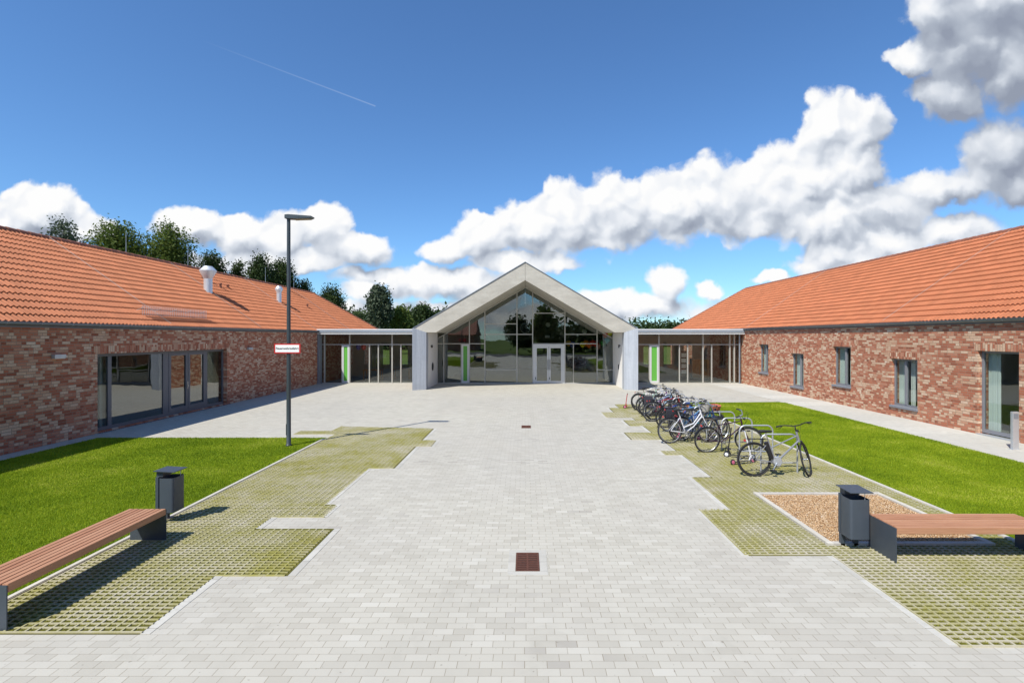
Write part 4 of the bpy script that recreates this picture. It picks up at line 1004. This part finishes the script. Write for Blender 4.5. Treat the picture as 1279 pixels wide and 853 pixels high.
def scooter(label, x, y, yaw, lean, body, wheel, h=.72):
    root = thing('kick_scooter', label, 'scooter', (x, y, 0), 'kick scooters left between the hoops')
    for hx, nm in ((-.27, 0), (.30, 1)):
        w = MB().torus((hx, 0, .07), .052, .018, 24, 8).build('wheel', M['black'], root, smooth=True, local=True)
        MB().lathe([(.04, -.014), (.05, -.01), (.05, .01), (.04, .014)], (hx, 0, .07), 16, 1).build('rim', wheel, w, smooth=True, local=True)
    MB().box(-.22, .20, -.05, .05, .06, .078).build('deck', M['blackm'], root, bevel=.004, local=True)
    MB().tube([(.2, 0, .07), (.26, 0, .17), (.235, 0, .20)], .016, 8).build('neck', body, root, smooth=True, local=True)
    st_ = MB().tube([(.30, 0, .07), (.265, 0, .17), (.20, 0, h)], .015, 8).build('stem', body, root, smooth=True, local=True)
    hb_ = MB().tube([(.20, -.16, h), (.20, .16, h)], .010, 8).build('handlebar', M['chrome'], root, smooth=True, local=True)
    for q in (-1, 1): MB().tube([(.20, .08*q, h), (.20, .17*q, h)], .017, 8).build('grip', M['black'], hb_, smooth=True, local=True)
    root.rotation_euler = (lean, 0, yaw); return root
PNK = paint('pink_plastic', (.62, .16, .26))
scooter('black kick scooter with white wheels leaning on the second hoop', 5.15, 12.0, R_(155), R_(8), BLK, WHT, .70)
scooter('white kick scooter with pink wheels behind the silver bicycle', 4.98, 11.45, R_(20), R_(-12), WHT, PNK, .74)
scooter('small pink kick scooter beside the white step-through bicycle', 4.62, 14.15, R_(170), R_(10), PNK, PNK, .6)
scooter('small red kick scooter at the far left end of the row', 4.35, 20.3, R_(170), R_(10), REDp, PNK, .6)

# ------------------------------------------------------------------ trees
def leaves(C, Rr, n, size, flat=.6):
    """leaf quads clustered in lobes: C (k,3) centres, Rr (k,3) radii"""
    k = len(C); vol = np.prod(Rr, 1)**.66; idx = RNG.choice(k, n, p=vol/vol.sum())
    d = RNG.normal(size=(n, 3)); d /= np.linalg.norm(d, axis=1)[:,None]
    r = RNG.uniform(0, 1, n)**.42; r = r*(1+.18*RNG.normal(size=n)*(RNG.uniform(size=n) < .3))
    P = C[idx]+d*Rr[idx]*r[:,None]
    # small twigs: pull groups of leaves together
    tw = RNG.integers(0, max(1, n//14), n); T = P[RNG.integers(0, n, max(1, n//14))]
    P = T[tw]*.72+P*.28+RNG.normal(0, size*.9, (n, 3))
    a = RNG.normal(size=(n, 3)); a /= np.linalg.norm(a, axis=1)[:,None]; b = RNG.normal(size=(n, 3)); b -= (b*a).sum(1)[:,None]*a; b /= np.linalg.norm(b, axis=1)[:,None]
    s = RNG.uniform(.6, 1.25, n)[:,None]*size
    V = np.stack([P-a*s, P-b*s*flat, P+a*s, P+b*s*flat], 1)
    return V.reshape(-1, 3), np.arange(n*4)
def make_tree(label, x, y, h, w, leafmat, n=9000, size=.16, lobes=16, clear=.25, sparse=1., bark='bark', group='trees behind the brick wings', zbase=0, seed=0, top=1.):
    rnd = random.Random(seed*13+5); t = thing('tree', label, 'tree', (x, y, zbase), group)
    tk = MB(); hh = h*.9; bend = rnd.uniform(-.03, .03)*h
    pts = [(0, 0, -.3), (bend*.2, 0, h*.2), (bend*.6, bend*.3, h*.5), (bend, bend*.4, h*.75), (bend*1.1, 0, hh)]
    tk.tube(pts, [h*.022, h*.018, h*.012, h*.007, h*.002], 8)
    C, Rr = [], []
    for i in range(lobes):
        f = clear+(1-clear)*(i+.5)/lobes; z = h*f; sp = w/2*(math.sin(PI*min(1, max(.12, (f-clear)/(1-clear)*.82+.18)))**.7)*top
        a = i*2.4+rnd.uniform(-.5, .5); rr = sp*rnd.uniform(.35, .72)
        c = (bend+rr*math.cos(a), rr*math.sin(a), z-h*.02); C.append(c)
        q = w*rnd.uniform(.15, .25)*sparse; Rr.append((q, q, q*rnd.uniform(.6, .95)))
        z0 = h*max(.15, f-.16); tk.tube([(bend*f, 0, z0), ((bend+c[0])/2, c[1]/2, (z0+z)/2+h*.02), c], [h*.008, h*.005, h*.002], 5)
    tk.build('trunk', M[bark], t, smooth=True, local=True)
    C = np.array(C); Rr = np.array(Rr); V, f_ = leaves(C, Rr, n, size)
    rawmesh('crown', V, f_, 4, leafmat, t)
    return t
def at(px, Y): return (px-CX)/F*Y
specs = [ # px, top y, width px, Y, material, n, label
 (80, 277, 62, 50, 'leafC', 5200, 'thin grey green tree with sparse upright twigs, leftmost above the tiled ridge', .7, 18),
 (150, 281, 74, 52, 'leafA', 13000, 'broad sunlit green tree with drooping sides behind the left ridge', 1.1, 20),
 (214, 280, 66, 55, 'leafA', 13000, 'tall rounded green tree right of the broad sunlit one behind the left ridge', 1.1, 20),
 (268, 317, 44, 60, 'leafB', 7000, 'dark tree directly behind the larger roof cowl', 1.1, 14),
 (300, 328, 30, 62, 'leafB', 5000, 'low dark tree between two taller ones behind the ridge', 1.1, 12),
 (324, 320, 42, 61, 'leafB', 8000, 'dark twin-topped tree behind the smaller roof cowl', 1.1, 14),
 (353, 327, 40, 64, 'leafB', 8000, 'dark round tree directly behind the lamp post', 1.1, 14),
 (380, 352, 26, 66, 'leafB', 4000, 'small dark tree where the left ridge starts to drop', 1.1, 12),
 (413, 360, 36, 70, 'leafB', 7000, 'dark dome shaped tree beyond the left hip of the roof', 1.2, 12),
 (474, 359, 34, 84, 'leafC', 3200, 'tall loose tree standing above the far wood, gaps in its crown', .8, 16),
 (500, 383, 28, 88, 'leafA', 4200, 'low green tree lit at its top right of the tall loose tree', 1.2, 12),
 (528, 382, 30, 95, 'leafB', 4500, 'low dark tree just left of the concrete gable', 1.2, 12)]
for i, (px, ty, wpx, Y, mt, n, lb, spz, lo) in enumerate(specs):
    h = (H+(HY-ty)/F*Y)*1.04; w = wpx/F*Y*(1.75 if px == 80 else 1.42)
    tall = px == 474
    make_tree(lb, at(px, Y), Y, h, w, M[mt], int(n*2.2), .135 if Y < 75 else .24, lo, .42 if tall else .22, spz, 'birchbark' if tall or px == 80 else 'bark', seed=i)
# far wood: one mass on each side
def wood(label, x0, x1, y0, y1, hmin, hmax, n, size, step=4.5, seed=1):
    rnd = random.Random(seed); C, Rr = [], []
    x = x0
    while x < x1:
        for yy in (y0, (y0+y1)/2, y1):
            h = rnd.uniform(hmin, hmax); r = step*rnd.uniform(.55, .85)
            for z in np.arange(r*.5, h-r*.3, r*.9): C.append((x+rnd.uniform(-1, 1), yy+rnd.uniform(-2, 2), z)); Rr.append((r, r, r*.8))
            C.append((x, yy, h-r*.35)); Rr.append((r*.7, r*.7, r*.5))
        x += step
    V, f_ = leaves(np.array(C), np.array(Rr), n, size); o = rawmesh('far_wood', V, f_, 4, M['leafB']); o['kind'] = 'stuff'; return tag(o, label, 'wood')
wood('dark far-off wood between the left roof and the gable', -75, 8, 112, 124, 7.5, 10.5, 42000, .42)
wood('low dark wood on the horizon right of the gable', 20, 120, 150, 162, 6.6, 8.4, 26000, .5, 5.5, 3)
# what stands behind the photographer (seen in the glazing)
for i, (x, y, h, w, mt) in enumerate(((-34, -34, 8, 7, 'leafA'), (-1.5, -30, 6.5, 7, 'leafB'), (3.5, -33, 8.4, 8, 'leafA'), (13, -29, 9.5, 9, 'leafB'), (24, -33, 10, 10, 'leafA'), (38, -30, 9, 9, 'leafB'))):
    make_tree(['leafy tree far left across the road', 'dark tree across the road facing the entrance', 'tallest green tree across the road', 'dark tree across the road, right of the tallest', 'green tree across the road in line with the right wing', 'dark tree far right across the road'][i] + ', behind the viewer',
        x, y, h, w, M[mt], 3500, .32, 14, .2, 1.1, group='trees across the road', seed=30+i)
wood('dark trees massed across the road behind the viewer, right part', -1, 62, -44, -36, 5.0, 7.5, 9000, .6, 5.0, 8)
wood('low green hedge mass across the road behind the viewer, left part', -60, -22, -44, -38, 2.5, 4.5, 3500, .5, 4.0, 9)
hs = thing('brick_house', 'small red roofed house across the road behind the viewer', 'building', (-15, -38, 0))
MB().box(-21, -10, -44, -34, 0, 3.2).build('wall', M['brick'], hs)
MB().prism([(-44.4, 3.2), (-39, 7), (-33.6, 3.2)], 0, -21.3, -9.7).build('roof', plain('house_roof', (.36, .12, .07), .8), hs)

# ------------------------------------------------------------------ sun, sky, camera
SUN = Vector((-3.04, -3.95, 6.14)).normalized(); EL = math.asin(SUN.z); AZ = math.atan2(SUN.x, SUN.y)
sd = bpy.data.lights.new('sun', 'SUN'); sd.energy = 5.0; sd.angle = math.radians(.53); sd.color = (1, .95, .86)
so = bpy.data.objects.new('sun', sd); COL.objects.link(so); so.rotation_euler = (-SUN).to_track_quat('-Z', 'Y').to_euler(); so.location = (-30, -40, 60)

W = bpy.data.worlds.new('World'); sc.world = W; W.use_nodes = True; wt = W.node_tree
for q in list(wt.nodes): wt.nodes.remove(q)
n = NT(wt)
STR = .10
sky = n.new('ShaderNodeTexSky', sky_type='NISHITA', sun_disc=False, sun_elevation=EL, sun_rotation=AZ % (2*PI), altitude=50, air_density=1.0, dust_density=.25, ozone_density=2.6)
blobs = [ # px, py, rx, ry of the cumulus masses, kept as directions
 (40, 262, 78, 34), (5, 282, 70, 36), (100, 285, 50, 20),
 (235, 282, 52, 27), (300, 292, 60, 30), (352, 296, 52, 40), (408, 290, 44, 36), (440, 312, 62, 26), (350, 325, 150, 18),
 (560, 312, 42, 20), (600, 296, 50, 34), (660, 286, 56, 42), (712, 274, 52, 50), (775, 268, 60, 52), (840, 256, 62, 56), (905, 250, 62, 58), (965, 244, 58, 58), (1000, 225, 50, 60),
 (1028, 160, 38, 54), (1072, 158, 44, 38), (1060, 215, 64, 52), (1100, 255, 70, 42), (1030, 275, 90, 36),
 (1180, 232, 70, 30), (1255, 195, 62, 60), (1279, 230, 80, 40),
 (1215, 55, 84, 66), (1250, 10, 100, 60), (1190, 115, 62, 42), (1275, 85, 70, 60), (1145, 75, 40, 22), (1170, 20, 50, 34),
 (1050, 312, 62, 24), (1110, 300, 64, 26), (1195, 288, 70, 24), (1090, 335, 120, 24),
 (965, 349, 28, 10), (560, 352, 88, 24), (610, 366, 60, 30), (520, 362, 52, 18), (452, 366, 28, 20), (760, 374, 40, 18), (832, 356, 30, 28), (800, 385, 90, 20), (888, 366, 20, 16), (640, 392, 260, 18), (470, 345, 60, 16), (650, 330, 90, 18), (940, 392, 120, 20), (720, 392, 90, 20), (330, 392, 300, 12), (1000, 392, 200, 14)]
grp = bpy.data.node_groups.new('CloudField', 'ShaderNodeTree')
grp.interface.new_socket('Vector', in_out='INPUT', socket_type='NodeSocketVector'); grp.interface.new_socket('Distance', in_out='OUTPUT', socket_type='NodeSocketFloat')
g = NT(grp); gi = g.new('NodeGroupInput'); go = g.new('NodeGroupOutput')
PW = g.v('MULTIPLY', gi.outputs[0], (1, 1, 0)); d = None
for (px, py, rx, ry) in blobs:
    cu, cv, ru, rv = (px-CX)/F, (HY-py)/F, rx/F, ry/F
    l = g.v('LENGTH', g.v('MULTIPLY_ADD', PW, (1/ru, 1/rv, 0), (-cu/ru, -cv/rv, 0)), out=1)
    d = l if d is None else g.m('SMOOTH_MIN', d, l, .25)
g.t.links.new(d, go.inputs[0])
D = n.tc('Generated'); dx, dy, dz = n.sep(D)
ay = n.m('MAXIMUM', n.m('ABSOLUTE', dy), .02); side = n.m('GREATER_THAN', dy, 0)
u_ = n.m('DIVIDE', dx, ay); v_ = n.m('DIVIDE', dz, ay); PV = n.comb(u_, v_, n.m('MULTIPLY', side, .37))
w1 = n.v('SUBTRACT', n.noise(PV, 8.0, 4, .55, out='Color'), (.5, .5, .5))
w2 = n.v('SUBTRACT', n.noise(PV, 34.0, 3, .6, out='Color'), (.5, .5, .5))
PWa = n.v('ADD', n.v('MULTIPLY_ADD', w1, (.075, .075, 0), PV), n.v('MULTIPLY', w2, (.016, .016, 0)))
def cf(vec):
    q = n.new('ShaderNodeGroup'); q.node_tree = grp; n.put(q.inputs[0], vec); return q.outputs[0]
d0 = cf(PWa); d1 = cf(n.v('ADD', PWa, (-.016, .036, 0)))
b1 = n.noise(PWa, 24, 8, .6)
def puff(scale, off=(0, 0, 0)):
    q = n.new('ShaderNodeTexVoronoi', feature='SMOOTH_F1'); n.put(q.inputs['Vector'], n.v('ADD', PWa, off))
    q.inputs['Scale'].default_value = scale; q.inputs['Smoothness'].default_value = .7; q.inputs['Detail'].default_value = 1.5; q.inputs['Roughness'].default_value = .45
    return q.outputs['Distance']
pf = puff(17); pf2 = puff(17, (-.006, .012, 0)); calm = n.rng(u_, .68, .84, 1, .35)
den0 = n.m('ADD', n.m('SUBTRACT', 1.16, d0), n.m('ADD', n.m('MULTIPLY', n.m('SUBTRACT', b1, .5), .55), n.m('MULTIPLY', n.m('SUBTRACT', .36, pf), .42)))
low = n.m('MAXIMUM', n.rng(v_, .0, .22, .50, .26), n.rng(u_, .70, .95, .2, .42))
alpha = n.m('SMOOTH_MAX', n.rng(den0, .0, low, 0, 1, True), 0, .02)
alpha = n.m('MULTIPLY', alpha, n.rng(dz, -.01, .02))
# tops face the light, bases and hollows turn away from it
shade = n.m('MULTIPLY_ADD', n.m('SUBTRACT', d1, d0), .72, .80)
shade = n.m('MULTIPLY_ADD', n.m('MULTIPLY', n.m('SUBTRACT', pf2, pf), calm), .8, shade)
shade = n.m('MULTIPLY_ADD', n.m('SUBTRACT', .30, pf), .35, shade)
soft = n.noise(PWa, 6, 5, .6)
dark = n.m('MULTIPLY', n.rng(u_, .66, .84), n.rng(v_, .22, .36))      # the grey cloud mass at the upper right
dark2 = n.m('MULTIPLY', n.rng(u_, .80, .98), n.rng(v_, .16, .24))
shade = n.m('SUBTRACT', shade, n.m('MULTIPLY', n.m('MAXIMUM', dark, dark2), .42))
shade = n.m('MULTIPLY_ADD', n.m('SUBTRACT', soft, .5), .34, shade)
shade = n.m('MINIMUM', n.m('MAXIMUM', shade, 0), 1)
ccol = n.ramp(shade, [(0, (.30, .34, .43)), (.25, (.42, .47, .56)), (.5, (.64, .69, .77)), (.75, (.86, .89, .94)), (1, (1.0, 1.0, 1.0))])
ccol = n.v('SCALE', ccol, None); ccol.node.inputs['Scale'].default_value = .84/STR
skyc = n.v('MULTIPLY', sky.outputs[0], (.74, 1.09, 1.42))
# faint contrail
p1 = Vector(((250-CX)/F, (HY-50)/F, 0)); p2 = Vector(((469-CX)/F, (HY-133)/F, 0)); dd = (p2-p1); Lc = dd.length; dd.normalize(); nn = Vector((-dd.y, dd.x, 0))
al = n.v('DOT_PRODUCT', n.v('SUBTRACT', PV, tuple(p1)), (*dd.xy, 0), out=1); pe = n.m('ABSOLUTE', n.v('DOT_PRODUCT', n.v('SUBTRACT', PV, tuple(p1)), (*nn.xy, 0), out=1))
ct = n.m('MULTIPLY', n.rng(pe, .0006, .0018, 1, 0, True), n.m('MULTIPLY', n.rng(al, 0, Lc*.98, 0, 1), n.m('LESS_THAN', al, Lc)))
ct = n.m('MULTIPLY', n.m('MULTIPLY', ct, side), .16)
skyc = n.mix(ct, skyc, (.7/STR, .78/STR, .9/STR))
fin = n.mix(alpha, skyc, ccol)
bg = n.new('ShaderNodeBackground'); bg.inputs[1].default_value = STR; n.put(bg.inputs[0], fin)
ow = n.new('ShaderNodeOutputWorld'); wt.links.new(bg.outputs[0], ow.inputs[0])
W.cycles.sampling_method = 'MANUAL'; W.cycles.sample_map_resolution = 512

cd = bpy.data.cameras.new('camera'); cam = bpy.data.objects.new('camera', cd); COL.objects.link(cam); sc.camera = cam
cam.location = (0, 0, H); cam.rotation_euler = (PI/2, 0, 0)
cd.sensor_width = 36; cd.lens = F/1279*36; cd.shift_x = -(CX-639.5)/1279; cd.shift_y = -(426.5-HY)/1279
cd.clip_end = 4000; cd.clip_start = .05
sc.view_settings.view_transform = 'Standard'; sc.view_settings.look = 'None'; sc.view_settings.exposure = .24; sc.view_settings.gamma = 1
sc.cycles.max_bounces = 8; sc.cycles.transparent_max_bounces = 12; sc.cycles.use_denoising = True
sc.cycles.sample_clamp_indirect = 6
